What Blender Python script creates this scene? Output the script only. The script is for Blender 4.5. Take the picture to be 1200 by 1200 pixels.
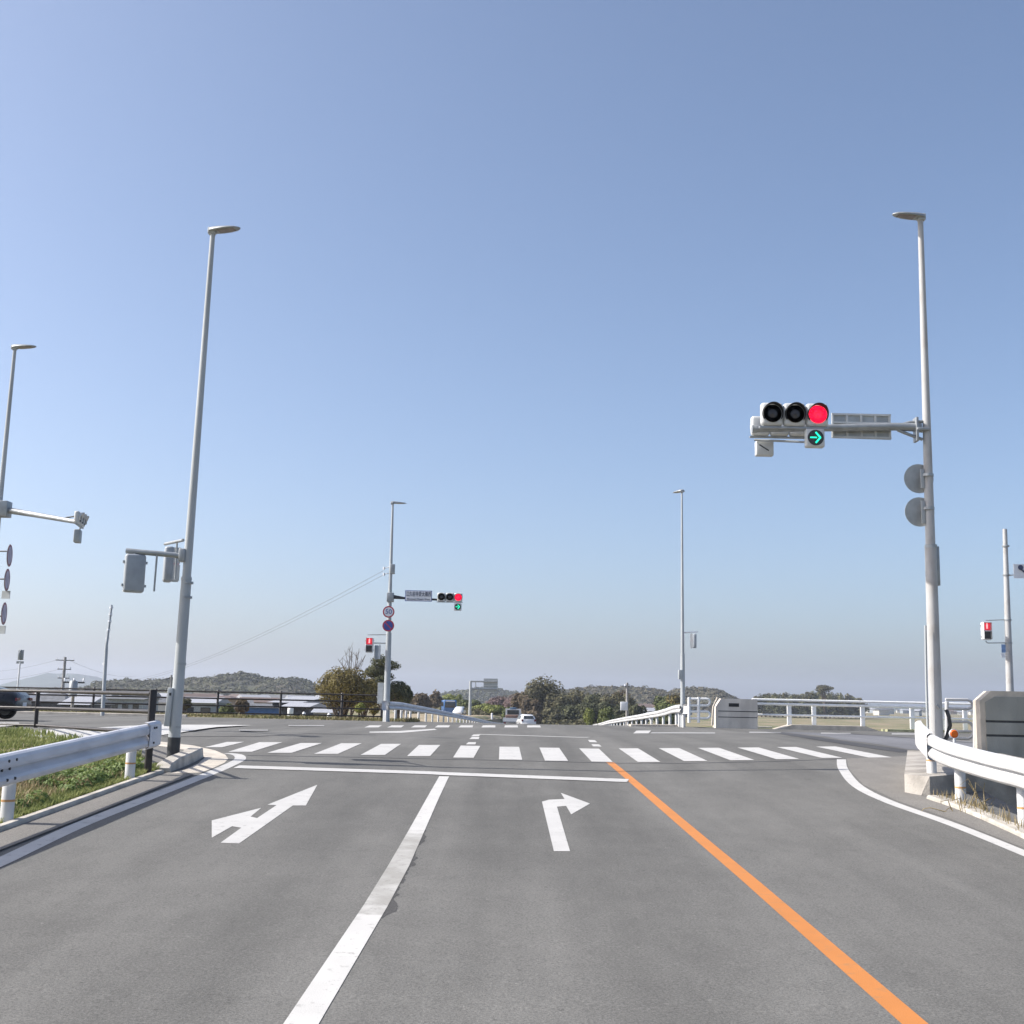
import bpy, bmesh, math, random
from mathutils import Vector, Matrix, noise
R = math.radians
random.seed(7)
for o in list(bpy.data.objects): bpy.data.objects.remove(o)
SC = bpy.context.scene
COL = SC.collection

# ------------------------------------------------------------------ camera, sky, sun, exposure
F = 1400.0; PITCH = 9.0; ROLL = 1.22; ZC = 0.97
cd = bpy.data.cameras.new('camera'); cam = bpy.data.objects.new('camera', cd); COL.objects.link(cam)
cam.location = (0, 0, ZC)
CR = Matrix.Rotation(R(90+PITCH), 3, 'X') @ Matrix.Rotation(R(ROLL), 3, 'Z')
cam.rotation_euler = CR.to_euler()
cd.sensor_width = 36; cd.lens = 36*F/1200; cd.clip_start = .1; cd.clip_end = 12000
SC.camera = cam
SUN_EL = 41.0; SUN_AZ = -89.0      # azimuth measured from +Y towards +X: the sun stands to the left
w = bpy.data.worlds.new('World'); SC.world = w; w.use_nodes = True
nt = w.node_tree; bg = nt.nodes['Background']
sky = nt.nodes.new('ShaderNodeTexSky'); sky.sky_type = 'NISHITA'; sky.sun_disc = False
sky.sun_elevation = R(SUN_EL); sky.sun_rotation = R(SUN_AZ)
sky.altitude = 0; sky.air_density = 0.75; sky.dust_density = 2.5; sky.ozone_density = 3.6
wb = nt.nodes.new('ShaderNodeMix'); wb.data_type = 'RGBA'; wb.blend_type = 'MULTIPLY'; wb.inputs['Factor'].default_value = 1
wb.inputs['B'].default_value = (1.07, 1.01, .94, 1)      # white balance of the whole sky
nt.links.new(sky.outputs[0], wb.inputs['A']); nt.links.new(wb.outputs['Result'], bg.inputs[0]); bg.inputs[1].default_value = 0.147
sd = bpy.data.lights.new('sun', 'SUN'); sun = bpy.data.objects.new('sun', sd); COL.objects.link(sun)
sd.energy = 4.6; sd.angle = R(.5); sd.color = (1, .955, .89)
sv = Vector((math.sin(R(SUN_AZ))*math.cos(R(SUN_EL)), math.cos(R(SUN_AZ))*math.cos(R(SUN_EL)), math.sin(R(SUN_EL))))
sun.rotation_euler = (-sv).to_track_quat('-Z', 'Y').to_euler(); sun.location = (-30, 0, 40)
SC.view_settings.view_transform = 'Standard'; SC.view_settings.look = 'None'
SC.view_settings.exposure = 0.58; SC.view_settings.gamma = 1.0
SC.render.engine = 'CYCLES'
SC.cycles.volume_bounces = 0; SC.cycles.max_bounces = 8

# ------------------------------------------------------------------ ground heights
def sm(a, b, x):
    t = min(1, max(0, (x-a)/(b-a))); return t*t*(3-2*t)
PR = [(-400,-4.3),(-90,-4.0),(0,-.97),(13,-.524),(25,-.112),(29,-.022),(34,0),(42,0),(48,-.005),(54,-.035),(62,-.17),(85,-.72),(113,-1.45),(180,-3.1),(240,-3.9),(300,-4.15),(500,-4.2),(9000,-4.2)]
def zprof(y):
    for i in range(len(PR)-1):
        if y <= PR[i+1][0] or i == len(PR)-2:
            (x0,y0),(x1,y1) = PR[i],PR[i+1]
            def sl(k):
                if k <= 0 or k >= len(PR)-1: return 0
                a=(PR[k][1]-PR[k-1][1])/(PR[k][0]-PR[k-1][0]); b=(PR[k+1][1]-PR[k][1])/(PR[k+1][0]-PR[k][0])
                return 0 if a*b <= 0 else 2*a*b/(a+b)
            h=x1-x0; t=(y-x0)/h; m0=sl(i)*h; m1=sl(i+1)*h
            return (2*t**3-3*t*t+1)*y0+(t**3-2*t*t+t)*m0+(-2*t**3+3*t*t)*y1+(t**3-t*t)*m1
def cross(x, y):
    f = sm(10, 20, y)*(1-.75*sm(30, 46, y))
    return f*(.032*max(0, min(x, 9)-2) + .012*max(0, min(-x, 9)-1))
def zr(x, y): return zprof(y) + cross(x, y)
def lerp_t(tab, v):
    if v <= tab[0][0]: return tab[0][1]
    for (a,b),(c,d) in zip(tab, tab[1:]):
        if v <= c: return b+(d-b)*(v-a)/(c-a)
    return tab[-1][1]
XL = [(-60,-5.34),(19.2,-5.34),(20.6,-5.7),(22.5,-6.8),(25,-8.6),(28,-11),(30.2,-15),(31.4,-160),(52.4,-160),(52.9,-12),(53.6,-7),(55,-5.3),(62,-4.9),(113,-3.2),(180,-1.0),(300,4)]
XR = [(-60,6.75),(16,6.75),(19,7.2),(21.2,9.4),(22.2,12),(22.6,160),(52.0,160),(52.4,12),(53.4,8.2),(58,7.9),(110,9.5),(180,12.6),(300,17)]
def on_road(x, y, m=0): return -60 < y < 300 and lerp_t(XL, y)+m < x < lerp_t(XR, y)-m
def H(x, y):
    plain = -4.3 + .25*noise.noise((x*.02, y*.02, 0))
    if y > 300: plain += sm(300, 900, y)*1.2
    d_near = 0
    def hump(zt, d, s): return zt - max(0, d)*s      # zt on top, falling away with slope s
    z = plain
    if y < 40:
        dx = max(-12.0-x, 0)*.5 if x < 0 else max(x-7.25, 0)*3.2
        z = max(z, zr(max(-12,min(7.2,x)), y) - dx)
    # crossing levee road
    y0 = 29.5 if x < -2 else 22.4
    if x > 60: pass
    d = max(y0-y, 0)*.5 if x < 7 else max(22.35-y, 0)*4.0
    d2 = max(y-56.3, 0)*.5
    z = max(z, zr(x, min(max(y, y0), 56.3)) - max(d, d2) + .03*min(1, max(0, y-53)))
    if 40 < y < 320:
        l = lerp_t(XL, y) if y > 56 else -5; r = lerp_t(XR, y) if y > 56 else 8.5
        dd = max(l-1.4-x, x-r-1.5, 0)
        z = max(z, zr(0, y) - dd*.45)
        # raised verge on the left of the road beyond
        b = sm(75, 120, y)*(1-sm(270, 320, y))
        zv = -1.0-.9*sm(140, 250, y)
        dv = max(x-(l-1.6), -34-x, 0)
        z = max(z, (zv+.15*noise.noise((x*.3,y*.1,3)) - dv*.7)*b + (1-b)*-9)
    return z
def Hs(x, y): return zr(x, y) if on_road(x, y) else H(x, y)

def ray(px, py):
    d = CR @ Vector(((px-600)/F, (600-py)/F, -1)); return d
def at(px, py, Y):
    d = ray(px, py); t = Y/d.y; return Vector((d.x*t, Y, ZC+d.z*t))
def G(px, py, lift=0.0, guess=4, maxy=260):
    d = ray(px, py); y = guess; f0 = None
    while y < maxy:
        t = y/d.y; p = (d.x*t, y, ZC+d.z*t); h = p[2]-(zr(p[0], y)+lift)
        if h < 0: break
        y += .1
    a, b = y-.1, y
    for _ in range(20):
        m = (a+b)/2; t = m/d.y
        if ZC+d.z*t-(zr(d.x*t, m)+lift) < 0: b = m
        else: a = m
    t = a/d.y; return Vector((d.x*t, a, zr(d.x*t, a)+lift))

# ------------------------------------------------------------------ materials
MATS = {}
def srgb(c):
    if isinstance(c, str):
        c = [int(c[i:i+2],16)/255 for i in (0,2,4)]
        c = [v/12.92 if v < .04045 else ((v+.055)/1.055)**2.4 for v in c]
    return (c[0], c[1], c[2], 1)
def mat(name, col, rough=.6, metal=0, var=.12, scale=6, col2=None, bump=0, bscale=40, spec=.5, island=False, trans=0, detail=5, alpha_noise=None, emit=None, estr=0, lo=.35, hi=.65, stretch=None, coat=0):
    if name in MATS: return MATS[name]
    m = bpy.data.materials.new(name); m.use_nodes = True; n = m.node_tree; N = n.nodes; L = n.links
    p = N['Principled BSDF']; c = srgb(col)
    p.inputs['Roughness'].default_value = rough; p.inputs['Metallic'].default_value = metal
    p.inputs['Specular IOR Level'].default_value = spec; p.inputs['Coat Weight'].default_value = coat
    tc = N.new('ShaderNodeTexCoord'); src = tc.outputs['Object']
    if stretch:
        mp = N.new('ShaderNodeMapping'); mp.inputs['Scale'].default_value = stretch; L.new(src, mp.inputs[0]); src = mp.outputs[0]
    nz = N.new('ShaderNodeTexNoise'); nz.inputs['Scale'].default_value = scale; nz.inputs['Detail'].default_value = detail
    L.new(src, nz.inputs['Vector'])
    mr = N.new('ShaderNodeMapRange'); mr.inputs[1].default_value = lo; mr.inputs[2].default_value = hi
    L.new(nz.outputs['Fac'], mr.inputs[0])
    mx = N.new('ShaderNodeMix'); mx.data_type = 'RGBA'
    c2 = srgb(col2) if col2 is not None else tuple(v*(1-2*var) for v in c[:3])+(1,)
    c1 = c if col2 is not None else tuple(min(1, v*(1+var)) for v in c[:3])+(1,)
    mx.inputs['A'].default_value = c1; mx.inputs['B'].default_value = c2
    fac = mr.outputs[0]
    if island:
        ge = N.new('ShaderNodeNewGeometry'); av = N.new('ShaderNodeMath'); av.operation = 'MULTIPLY_ADD'
        L.new(ge.outputs['Random Per Island'], av.inputs[0]); av.inputs[1].default_value = .7
        m2 = N.new('ShaderNodeMath'); m2.operation = 'MULTIPLY'; L.new(fac, m2.inputs[0]); m2.inputs[1].default_value = .4
        L.new(m2.outputs[0], av.inputs[2]); fac = av.outputs[0]
    L.new(fac, mx.inputs['Factor']); L.new(mx.outputs['Result'], p.inputs['Base Color'])
    rr = N.new('ShaderNodeMapRange'); rr.inputs[3].default_value = max(.02, rough-.1); rr.inputs[4].default_value = min(1, rough+.1)
    L.new(nz.outputs['Fac'], rr.inputs[0]); L.new(rr.outputs[0], p.inputs['Roughness'])
    if bump:
        bn = N.new('ShaderNodeTexNoise'); bn.inputs['Scale'].default_value = bscale; bn.inputs['Detail'].default_value = 4
        L.new(src, bn.inputs['Vector'])
        bp = N.new('ShaderNodeBump'); bp.inputs['Strength'].default_value = bump; bp.inputs['Distance'].default_value = .02
        L.new(bn.outputs['Fac'], bp.inputs['Height']); L.new(bp.outputs[0], p.inputs['Normal'])
    if emit: p.inputs['Emission Color'].default_value = srgb(emit); p.inputs['Emission Strength'].default_value = estr
    if trans:
        out = N['Material Output']; tb = N.new('ShaderNodeBsdfTranslucent'); ms = N.new('ShaderNodeMixShader')
        L.new(mx.outputs['Result'], tb.inputs[0]); ms.inputs[0].default_value = trans
        L.new(p.outputs[0], ms.inputs[1]); L.new(tb.outputs[0], ms.inputs[2]); L.new(ms.outputs[0], out.inputs[0])
    MATS[name] = m; return m

def asphalt(name, base, dark=.0, track=.27):
    m = bpy.data.materials.new(name); m.use_nodes = True; n = m.node_tree; N = n.nodes; L = n.links
    p = N['Principled BSDF']; p.inputs['Roughness'].default_value = .88; p.inputs['Specular IOR Level'].default_value = .35
    tc = N.new('ShaderNodeTexCoord')
    def nz(scale, st=(1,1,1), det=4, rough=.5):
        mp = N.new('ShaderNodeMapping'); mp.inputs['Scale'].default_value = st; L.new(tc.outputs['Object'], mp.inputs[0])
        t = N.new('ShaderNodeTexNoise'); t.inputs['Scale'].default_value = scale; t.inputs['Detail'].default_value = det
        t.inputs['Roughness'].default_value = rough; L.new(mp.outputs[0], t.inputs['Vector']); return t.outputs['Fac']
    def rng(s, a, b, c, d):
        r = N.new('ShaderNodeMapRange'); r.inputs[1].default_value=a; r.inputs[2].default_value=b; r.inputs[3].default_value=c; r.inputs[4].default_value=d
        L.new(s, r.inputs[0]); return r.outputs[0]
    def mul(a, b):
        q = N.new('ShaderNodeMath'); q.operation = 'MULTIPLY'; L.new(a, q.inputs[0]); L.new(b, q.inputs[1]); return q.outputs[0]
    v = rng(nz(60, det=4, rough=.8), .3, .7, .52, 1.52)                 # aggregate
    v = mul(v, rng(nz(330, det=2), .35, .68, .84, 1.14))
    v = mul(v, rng(nz(.35, det=7, rough=.62), .3, .7, .90, 1.08))
    v = mul(v, rng(nz(2.2, (1,.5,1), det=6, rough=.7), .35, .7, 1.06, .88))
    v = mul(v, rng(nz(14, det=2), .70, .78, 1, .62))
    v = mul(v, rng(nz(26, det=1), .74, .80, 1, 1.5))        # blotches
    v = mul(v, rng(nz(.9, (1, .06, 1), det=5, rough=.55), .3, .7, 1-track, 1+track*.7))  # wheel tracks
    v = mul(v, rng(nz(7, (1, .35, 1), det=6, rough=.65), .62, .72, 1, .86))  # stains
    vo = N.new('ShaderNodeTexVoronoi'); vo.inputs['Scale'].default_value = 2.2; L.new(tc.outputs['Object'], vo.inputs['Vector'])
    v = mul(v, rng(vo.outputs['Distance'], .012, .03, 1.5, 1))          # rare pale chips
    hs = N.new('ShaderNodeMix'); hs.data_type = 'RGBA'; hs.blend_type = 'MULTIPLY'; hs.inputs['Factor'].default_value = 1
    hs.inputs['A'].default_value = srgb(base); cb = N.new('ShaderNodeCombineColor')
    for i in range(3): L.new(v, cb.inputs[i])
    L.new(cb.outputs[0], hs.inputs['B']); L.new(hs.outputs['Result'], p.inputs['Base Color'])
    bp = N.new('ShaderNodeBump'); bp.inputs['Strength'].default_value = .55; bp.inputs['Distance'].default_value = .006
    L.new(nz(120, det=3), bp.inputs['Height']); L.new(bp.outputs[0], p.inputs['Normal'])
    return m
def paint(name, col, under, wear=.62, hi=.68, scale=9, worn=None):
    m = bpy.data.materials.new(name); m.use_nodes = True; n = m.node_tree; N = n.nodes; L = n.links
    p = N['Principled BSDF']; p.inputs['Roughness'].default_value = .7
    tc = N.new('ShaderNodeTexCoord')
    t = N.new('ShaderNodeTexNoise'); t.inputs['Scale'].default_value = scale; t.inputs['Detail'].default_value = 9; t.inputs['Roughness'].default_value = .72
    L.new(tc.outputs['Object'], t.inputs['Vector'])
    r = N.new('ShaderNodeMapRange'); r.inputs[1].default_value = wear; r.inputs[2].default_value = hi; L.new(t.outputs['Fac'], r.inputs[0])
    if worn:
        sx = N.new('ShaderNodeSeparateXYZ'); L.new(tc.outputs['Object'], sx.inputs[0])
        tw = N.new('ShaderNodeTexNoise'); tw.inputs['Scale'].default_value = 4; tw.inputs['Detail'].default_value = 6; L.new(tc.outputs['Object'], tw.inputs['Vector'])
        ad = N.new('ShaderNodeMath'); ad.operation = 'MULTIPLY_ADD'; ad.inputs[1].default_value = 1.6; L.new(tw.outputs['Fac'], ad.inputs[0]); L.new(sx.outputs['Y'], ad.inputs[2])
        ms = []
        for a_, b_ in ((worn[0]+.8-.12, worn[0]+.8+.12), (worn[1]+.8+.3, worn[1]+.8-.3)):
            q = N.new('ShaderNodeMapRange'); q.inputs[1].default_value = a_; q.inputs[2].default_value = b_; L.new(ad.outputs[0], q.inputs[0]); ms.append(q)
        mm = N.new('ShaderNodeMath'); mm.operation = 'MULTIPLY'; L.new(ms[0].outputs[0], mm.inputs[0]); L.new(ms[1].outputs[0], mm.inputs[1])
        m3 = N.new('ShaderNodeMath'); m3.operation = 'MULTIPLY_ADD'; m3.inputs[1].default_value = .05; L.new(mm.outputs[0], m3.inputs[0]); L.new(t.outputs['Fac'], m3.inputs[2])
        L.new(m3.outputs[0], r.inputs[0])
    t2 = N.new('ShaderNodeTexNoise'); t2.inputs['Scale'].default_value = 2.5; t2.inputs['Detail'].default_value = 6; L.new(tc.outputs['Object'], t2.inputs['Vector'])
    mx0 = N.new('ShaderNodeMix'); mx0.data_type = 'RGBA'; mx0.inputs['A'].default_value = srgb(col); mx0.inputs['B'].default_value = tuple(v*.74 for v in srgb(col)[:3])+(1,)
    L.new(t2.outputs['Fac'], mx0.inputs['Factor'])
    mx = N.new('ShaderNodeMix'); mx.data_type = 'RGBA'; L.new(mx0.outputs['Result'], mx.inputs['A']); mx.inputs['B'].default_value = srgb(under)
    if worn:
        dm = N.new('ShaderNodeMix'); dm.data_type = 'RGBA'; L.new(mx0.outputs['Result'], dm.inputs['A']); dm.inputs['B'].default_value = (.30,.29,.265,1)
        dq = N.new('ShaderNodeMath'); dq.operation = 'MULTIPLY'; dr = N.new('ShaderNodeMapRange'); dr.inputs[1].default_value = .3; dr.inputs[2].default_value = .6; dr.inputs[3].default_value = .35; L.new(t2.outputs['Fac'], dr.inputs[0])
        L.new(dr.outputs[0], dq.inputs[0]); L.new(mm.outputs[0], dq.inputs[1]); L.new(dq.outputs[0], dm.inputs['Factor']); L.new(dm.outputs['Result'], mx.inputs['A'])
    L.new(r.outputs[0], mx.inputs['Factor']); L.new(mx.outputs['Result'], p.inputs['Base Color'])
    bn = N.new('ShaderNodeTexNoise'); bn.inputs['Scale'].default_value = 110; L.new(tc.outputs['Object'], bn.inputs['Vector'])
    bp = N.new('ShaderNodeBump'); bp.inputs['Strength'].default_value = .4; bp.inputs['Distance'].default_value = .004
    L.new(bn.outputs['Fac'], bp.inputs['Height']); L.new(bp.outputs[0], p.inputs['Normal'])
    MATS[name] = m; return m

ASP = (.133,.130,.121)
M_ASP = asphalt('asphalt', ASP); M_ASP2 = asphalt('asphalt_patch', (.155,.157,.168)); M_ASPD = asphalt('asphalt_seal', (.07,.07,.075))
M_WALK = asphalt('asphalt_walk', (.185,.175,.16), track=.05)
M_WHITE = paint('road_paint_white', (.54,.53,.51), (.19,.185,.18), .575, .72, 7)
M_WORN = paint('road_paint_worn', (.58,.57,.545), (.25,.24,.22), .575, .70, 12, worn=(9.4,13.6))
M_ORANGE = paint('road_paint_orange', (.55,.205,.045), (.33,.17,.07), .54, .74)
M_CONC = mat('concrete', (.44,.41,.36), .85, var=.14, scale=3, bump=.3, bscale=60)
M_CONCD = mat('concrete_weathered', (.36,.365,.34), .88, scale=1.3, bump=.3, bscale=50, col2=(.22,.225,.205), stretch=(1,1,.35))
M_CONCP = mat('concrete_pale', (.52,.47,.40), .85, var=.1, scale=3, bump=.2)
M_POLE = mat('galvanised_pole', (.40,.425,.435), .55, .0, var=.06, scale=5, stretch=(1,1,.2))
M_POLER = mat('rusty_galvanised', (.43,.43,.425), .6, .0, scale=3.5, col2=(.31,.275,.245), lo=.5, hi=.78, stretch=(1,1,.45))
M_GREYM = mat('grey_metal', (.34,.36,.37), .45, .4, var=.08)
M_DARKM = mat('dark_metal', (.05,.052,.055), .5, .3, var=.1)
M_BASE = mat('black_pole_wrap', (.035,.038,.042), .6, var=.15)
M_WRAIL = mat('white_rail_paint', (.58,.58,.575), .45, var=.05, scale=3, coat=.15)
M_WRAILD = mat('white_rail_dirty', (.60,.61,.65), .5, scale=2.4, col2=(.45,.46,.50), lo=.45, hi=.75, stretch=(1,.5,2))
M_BROWN = mat('brown_fence_paint', (.024,.019,.018), .5, .0, var=.15)
M_BLACK = mat('black_plastic', (.012,.012,.013), .5)
M_LENS = mat('dark_lens', (.05,.045,.045), .25, var=.3, scale=60)
M_HOUS = mat('signal_housing', (.58,.59,.58), .5, .1, var=.05)
M_RED = mat('lit_red', (.35,.01,.02), .4, emit=(1,.008,.05), estr=1.35, var=.3, scale=70)
M_GREEN = mat('lit_green', (.0,.6,.4), .4, emit=(.015,.78,.42), estr=1.3)
M_PEDR = mat('lit_ped_red', (.3,.02,.03), .4, emit=(.9,.03,.06), estr=.45)
M_PEDW = mat('lit_ped_figure', (.9,.4,.4), .4, emit=(1,.3,.3), estr=1.0)
M_SBACK = mat('sign_back', (.40,.42,.42), .5, .3, var=.08, scale=5)
M_BRIGHT = mat('bright_white_paint', (.86,.86,.84), .45, var=.03)
M_SWHITE = mat('sign_white', (.75,.76,.78), .5, var=.03)
M_SRED = mat('sign_red', (.50,.04,.06), .5, var=.06)
M_SBLUE = mat('sign_blue', (.05,.08,.32), .5, var=.08)
M_INK = mat('sign_ink', (.05,.06,.12), .5)
M_GLASS = mat('car_glass', (.03,.035,.04), .08, var=.1, spec=.8)
M_TYRE = mat('tyre', (.02,.02,.02), .8)
M_CARD = mat('dark_car_paint', (.008,.009,.013), .3, 0, var=.05, coat=.35, spec=.3)
M_CARW = mat('white_car_paint', (.72,.72,.72), .3, var=.02, coat=.6)
M_BUS = mat('blue_bus_paint', (.06,.16,.38), .35, var=.05, coat=.4)
M_TAIL = mat('tail_lamp', (.16,.015,.015), .2)
M_REFL = mat('amber_reflector', (.85,.16,.01), .25, var=.1, emit=None)
M_RUST = mat('rust', (.12,.05,.03), .8, var=.25, scale=20)
M_BARK = mat('bark', (.10,.075,.055), .9, var=.25, scale=9, bump=.4)
M_UPOLE = mat('concrete_pole', (.30,.29,.28), .8, var=.1)
M_WIRE = mat('wire', (.16,.17,.19), .7)

def led(m):
    n = m.node_tree; p = n.nodes['Principled BSDF']; tc = n.nodes.new('ShaderNodeTexCoord'); v = n.nodes.new('ShaderNodeTexVoronoi'); v.inputs['Scale'].default_value = 34
    n.links.new(tc.outputs['Object'], v.inputs['Vector']); r = n.nodes.new('ShaderNodeMapRange'); r.inputs[1].default_value = .2; r.inputs[2].default_value = .65
    r.inputs[3].default_value = p.inputs['Emission Strength'].default_value*1.15; r.inputs[4].default_value = p.inputs['Emission Strength'].default_value*.45
    n.links.new(v.outputs['Distance'], r.inputs[0]); n.links.new(r.outputs[0], p.inputs['Emission Strength'])
led(M_RED)
# ------------------------------------------------------------------ builders
class MB:
    def __init__(s): s.v = []; s.f = []; s.sm = set()
    def add(s, vs, fs, smooth=False):
        n = len(s.v); s.v += [Vector(v) for v in vs]
        for f in fs:
            if smooth: s.sm.add(len(s.f))
            s.f.append([i+n for i in f])
        return s
    def box(s, c, d, rz=0, ry=0, rx=0, bev=0):
        c = Vector(c); M = Matrix.Rotation(rz,3,'Z')@Matrix.Rotation(ry,3,'Y')@Matrix.Rotation(rx,3,'X')
        x, y, z = [k/2 for k in d]
        if bev <= 0:
            vs = [c+M@Vector((a*x,b*y,e*z)) for a in (-1,1) for b in (-1,1) for e in (-1,1)]
            return s.add(vs, [(0,1,3,2),(4,6,7,5),(0,4,5,1),(2,3,7,6),(0,2,6,4),(1,5,7,3)])
        bm = bmesh.new(); bmesh.ops.create_cube(bm, size=1)
        for v in bm.verts: v.co = Vector((v.co.x*2*x, v.co.y*2*y, v.co.z*2*z))
        bmesh.ops.bevel(bm, geom=bm.edges[:], offset=bev, segments=3, affect='EDGES', profile=.5)
        bm.verts.index_update(); vs = [c+M@v.co for v in bm.verts]; fs = [[v.index for v in f.verts] for f in bm.faces]; bm.free()
        return s.add(vs, fs, True)
    def tube(s, p0, p1, r0, r1=None, n=12, cap=True):
        return s.path([p0, p1], [r0, r0 if r1 is None else r1], n, cap)
    def path(s, pts, r, n=8, cap=True):
        pts = [Vector(p) for p in pts]
        if not isinstance(r, (list, tuple)): r = [r]*len(pts)
        vs = []; fs = []; up = None
        for i, p in enumerate(pts):
            t = (pts[min(i+1, len(pts)-1)]-pts[max(i-1, 0)]).normalized()
            if up is None:
                up = Vector((0,0,1)) if abs(t.z) < .9 else Vector((0,1,0))
            a = t.cross(up).normalized(); b = a.cross(t).normalized(); up = b
            for k in range(n):
                q = 2*math.pi*k/n; vs.append(p+(a*math.cos(q)+b*math.sin(q))*r[i])
        for i in range(len(pts)-1):
            for k in range(n):
                k2 = (k+1) % n; fs.append((i*n+k, i*n+k2, (i+1)*n+k2, (i+1)*n+k))
        s.add(vs, fs, True)
        if cap:
            s.add(vs[:n], [list(range(n))[::-1]]); s.add(vs[-n:], [list(range(n))])
        return s
    def prism(s, poly, vec):
        n = len(poly); vec = Vector(vec); P = [Vector(p) for p in poly]
        vs = P+[p+vec for p in P]
        return s.add(vs, [list(range(n))[::-1], [i+n for i in range(n)]]+[(i, (i+1)%n, (i+1)%n+n, i+n) for i in range(n)])
    def lathe(s, c, prof, axis='Y', n=20, ang=None):
        # prof: (distance along axis, radius)
        c = Vector(c); vs = []; fs = []
        for (a, r) in prof:
            for k in range(n):
                q = 2*math.pi*k/n; u, v = r*math.cos(q), r*math.sin(q)
                vs.append(c+(Vector((u,a,v)) if axis == 'Y' else Vector((a,u,v)) if axis == 'X' else Vector((u,v,a))))
        for i in range(len(prof)-1):
            for k in range(n):
                k2 = (k+1)%n; fs.append((i*n+k, i*n+k2, (i+1)*n+k2, (i+1)*n+k))
        s.add(vs, fs, True)
        if prof[0][1] > 0: s.add(vs[:n], [list(range(n))])
        if prof[-1][1] > 0: s.add(vs[-n:], [list(range(n))])
        return s
    def build(s, name, m, parent=None, normals=True):
        me = bpy.data.meshes.new(name)
        off = parent.matrix_basis.translation if parent and parent.type == 'EMPTY' else (Vector(parent['_o']) if parent and '_o' in parent else Vector((0,0,0)))
        me.from_pydata([v-off for v in s.v], [], s.f)
        if s.sm:
            me.polygons.foreach_set('use_smooth', [i in s.sm for i in range(len(s.f))])
        if normals:
            bm = bmesh.new(); bm.from_mesh(me); bmesh.ops.remove_doubles(bm, verts=bm.verts, dist=1e-5) if normals == 'weld' else None
            bmesh.ops.recalc_face_normals(bm, faces=bm.faces); bm.to_mesh(me); bm.free()
        me.materials.append(m)
        o = bpy.data.objects.new(name, me); COL.objects.link(o)
        if parent: o.parent = parent; o['_o'] = tuple(off)
        return o
def thing(name, label, cat, loc, group=None):
    o = bpy.data.objects.new(name, None); COL.objects.link(o); o.location = loc; o.empty_display_size = .2
    o.matrix_basis = Matrix.Translation(loc)
    o['label'] = label; o['category'] = cat
    if group: o['group'] = group
    return o
def tag(o, label, cat, group=None, kind=None):
    o['label'] = label; o['category'] = cat
    if group: o['group'] = group
    if kind: o['kind'] = kind
    return o
def struct(o): o['kind'] = 'structure'; return o
def dup(root, loc, rz=0, sc=1, label=None, group=None):
    r = root.copy(); COL.objects.link(r); r.location = loc; r.rotation_euler = (0,0,rz)
    r.scale = sc if isinstance(sc, (tuple, list)) else (sc,)*3
    if label: r['label'] = label
    if group: r['group'] = group
    for ch in list(root.children):
        c = ch.copy(); COL.objects.link(c); c.parent = r
        for g in list(ch.children):
            d = g.copy(); COL.objects.link(d); d.parent = c
    return r
# text as a thin mesh facing -Y
def text_mesh(name, s, size, p, m, parent, wide=1.0, depth=.004, fit=None):
    cu = bpy.data.curves.new('t', 'FONT'); cu.body = s; cu.size = size; cu.align_x = 'CENTER'; cu.align_y = 'CENTER'; cu.extrude = depth
    ob = bpy.data.objects.new('t', cu); COL.objects.link(ob); bpy.context.view_layer.update()
    me = bpy.data.meshes.new_from_object(ob.evaluated_get(bpy.context.evaluated_depsgraph_get())); bpy.data.objects.remove(ob)
    off = parent.matrix_basis.translation if parent.type == 'EMPTY' else Vector(parent['_o'])
    if fit:
        xs_ = [v.co.x for v in me.vertices]; wide = fit/(max(xs_)-min(xs_))
    for v in me.vertices: v.co = Vector(p)+Vector((v.co.x*wide, -v.co.z, v.co.y))-off
    me.materials.clear(); me.materials.append(m); me.name = name
    o = bpy.data.objects.new(name, me); COL.objects.link(o); o.parent = parent; o['_o'] = tuple(off); return o

# ------------------------------------------------------------------ ground sheet
def axis(a):
    out = [a[0][0]]
    for (x0, _), (x1, st) in zip(a, a[1:]):
        n = max(1, round((x1-x0)/st)); out += [x0+(x1-x0)*(i+1)/n for i in range(n)]
    return out
gx = axis([(-5000,0),(-1000,500),(-200,80),(-60,10),(-30,3),(-14,1),(16,.5),(40,3),(80,8),(200,30),(1000,80),(5000,500)])
gy = axis([(-300,0),(-60,40),(-4,4),(4,1),(64,.5),(130,3),(320,8),(900,30),(2000,110),(5600,400)])
vs = []
for y in gy:
    for x in gx:
        z = H(x, y)
        if on_road(x, y, -.55): z = min(z, zr(x, y)-.14)
        elif y < 50 and abs(x) < 30: z += .02*noise.noise((x*2, y*2, 5))
        vs.append((x, y, z))
nx = len(gx)
fs = [(j*nx+i, j*nx+i+1, (j+1)*nx+i+1, (j+1)*nx+i) for j in range(len(gy)-1) for i in range(nx-1)]
M_GROUND = mat('ground_soil_grass', (.115,.125,.045), .95, scale=.12, col2=(.26,.20,.125), lo=.38, hi=.62, detail=10, bump=.4, bscale=8)
g = MB(); g.add(vs, fs, True); struct(g.build('ground', M_GROUND, normals=False))

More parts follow.
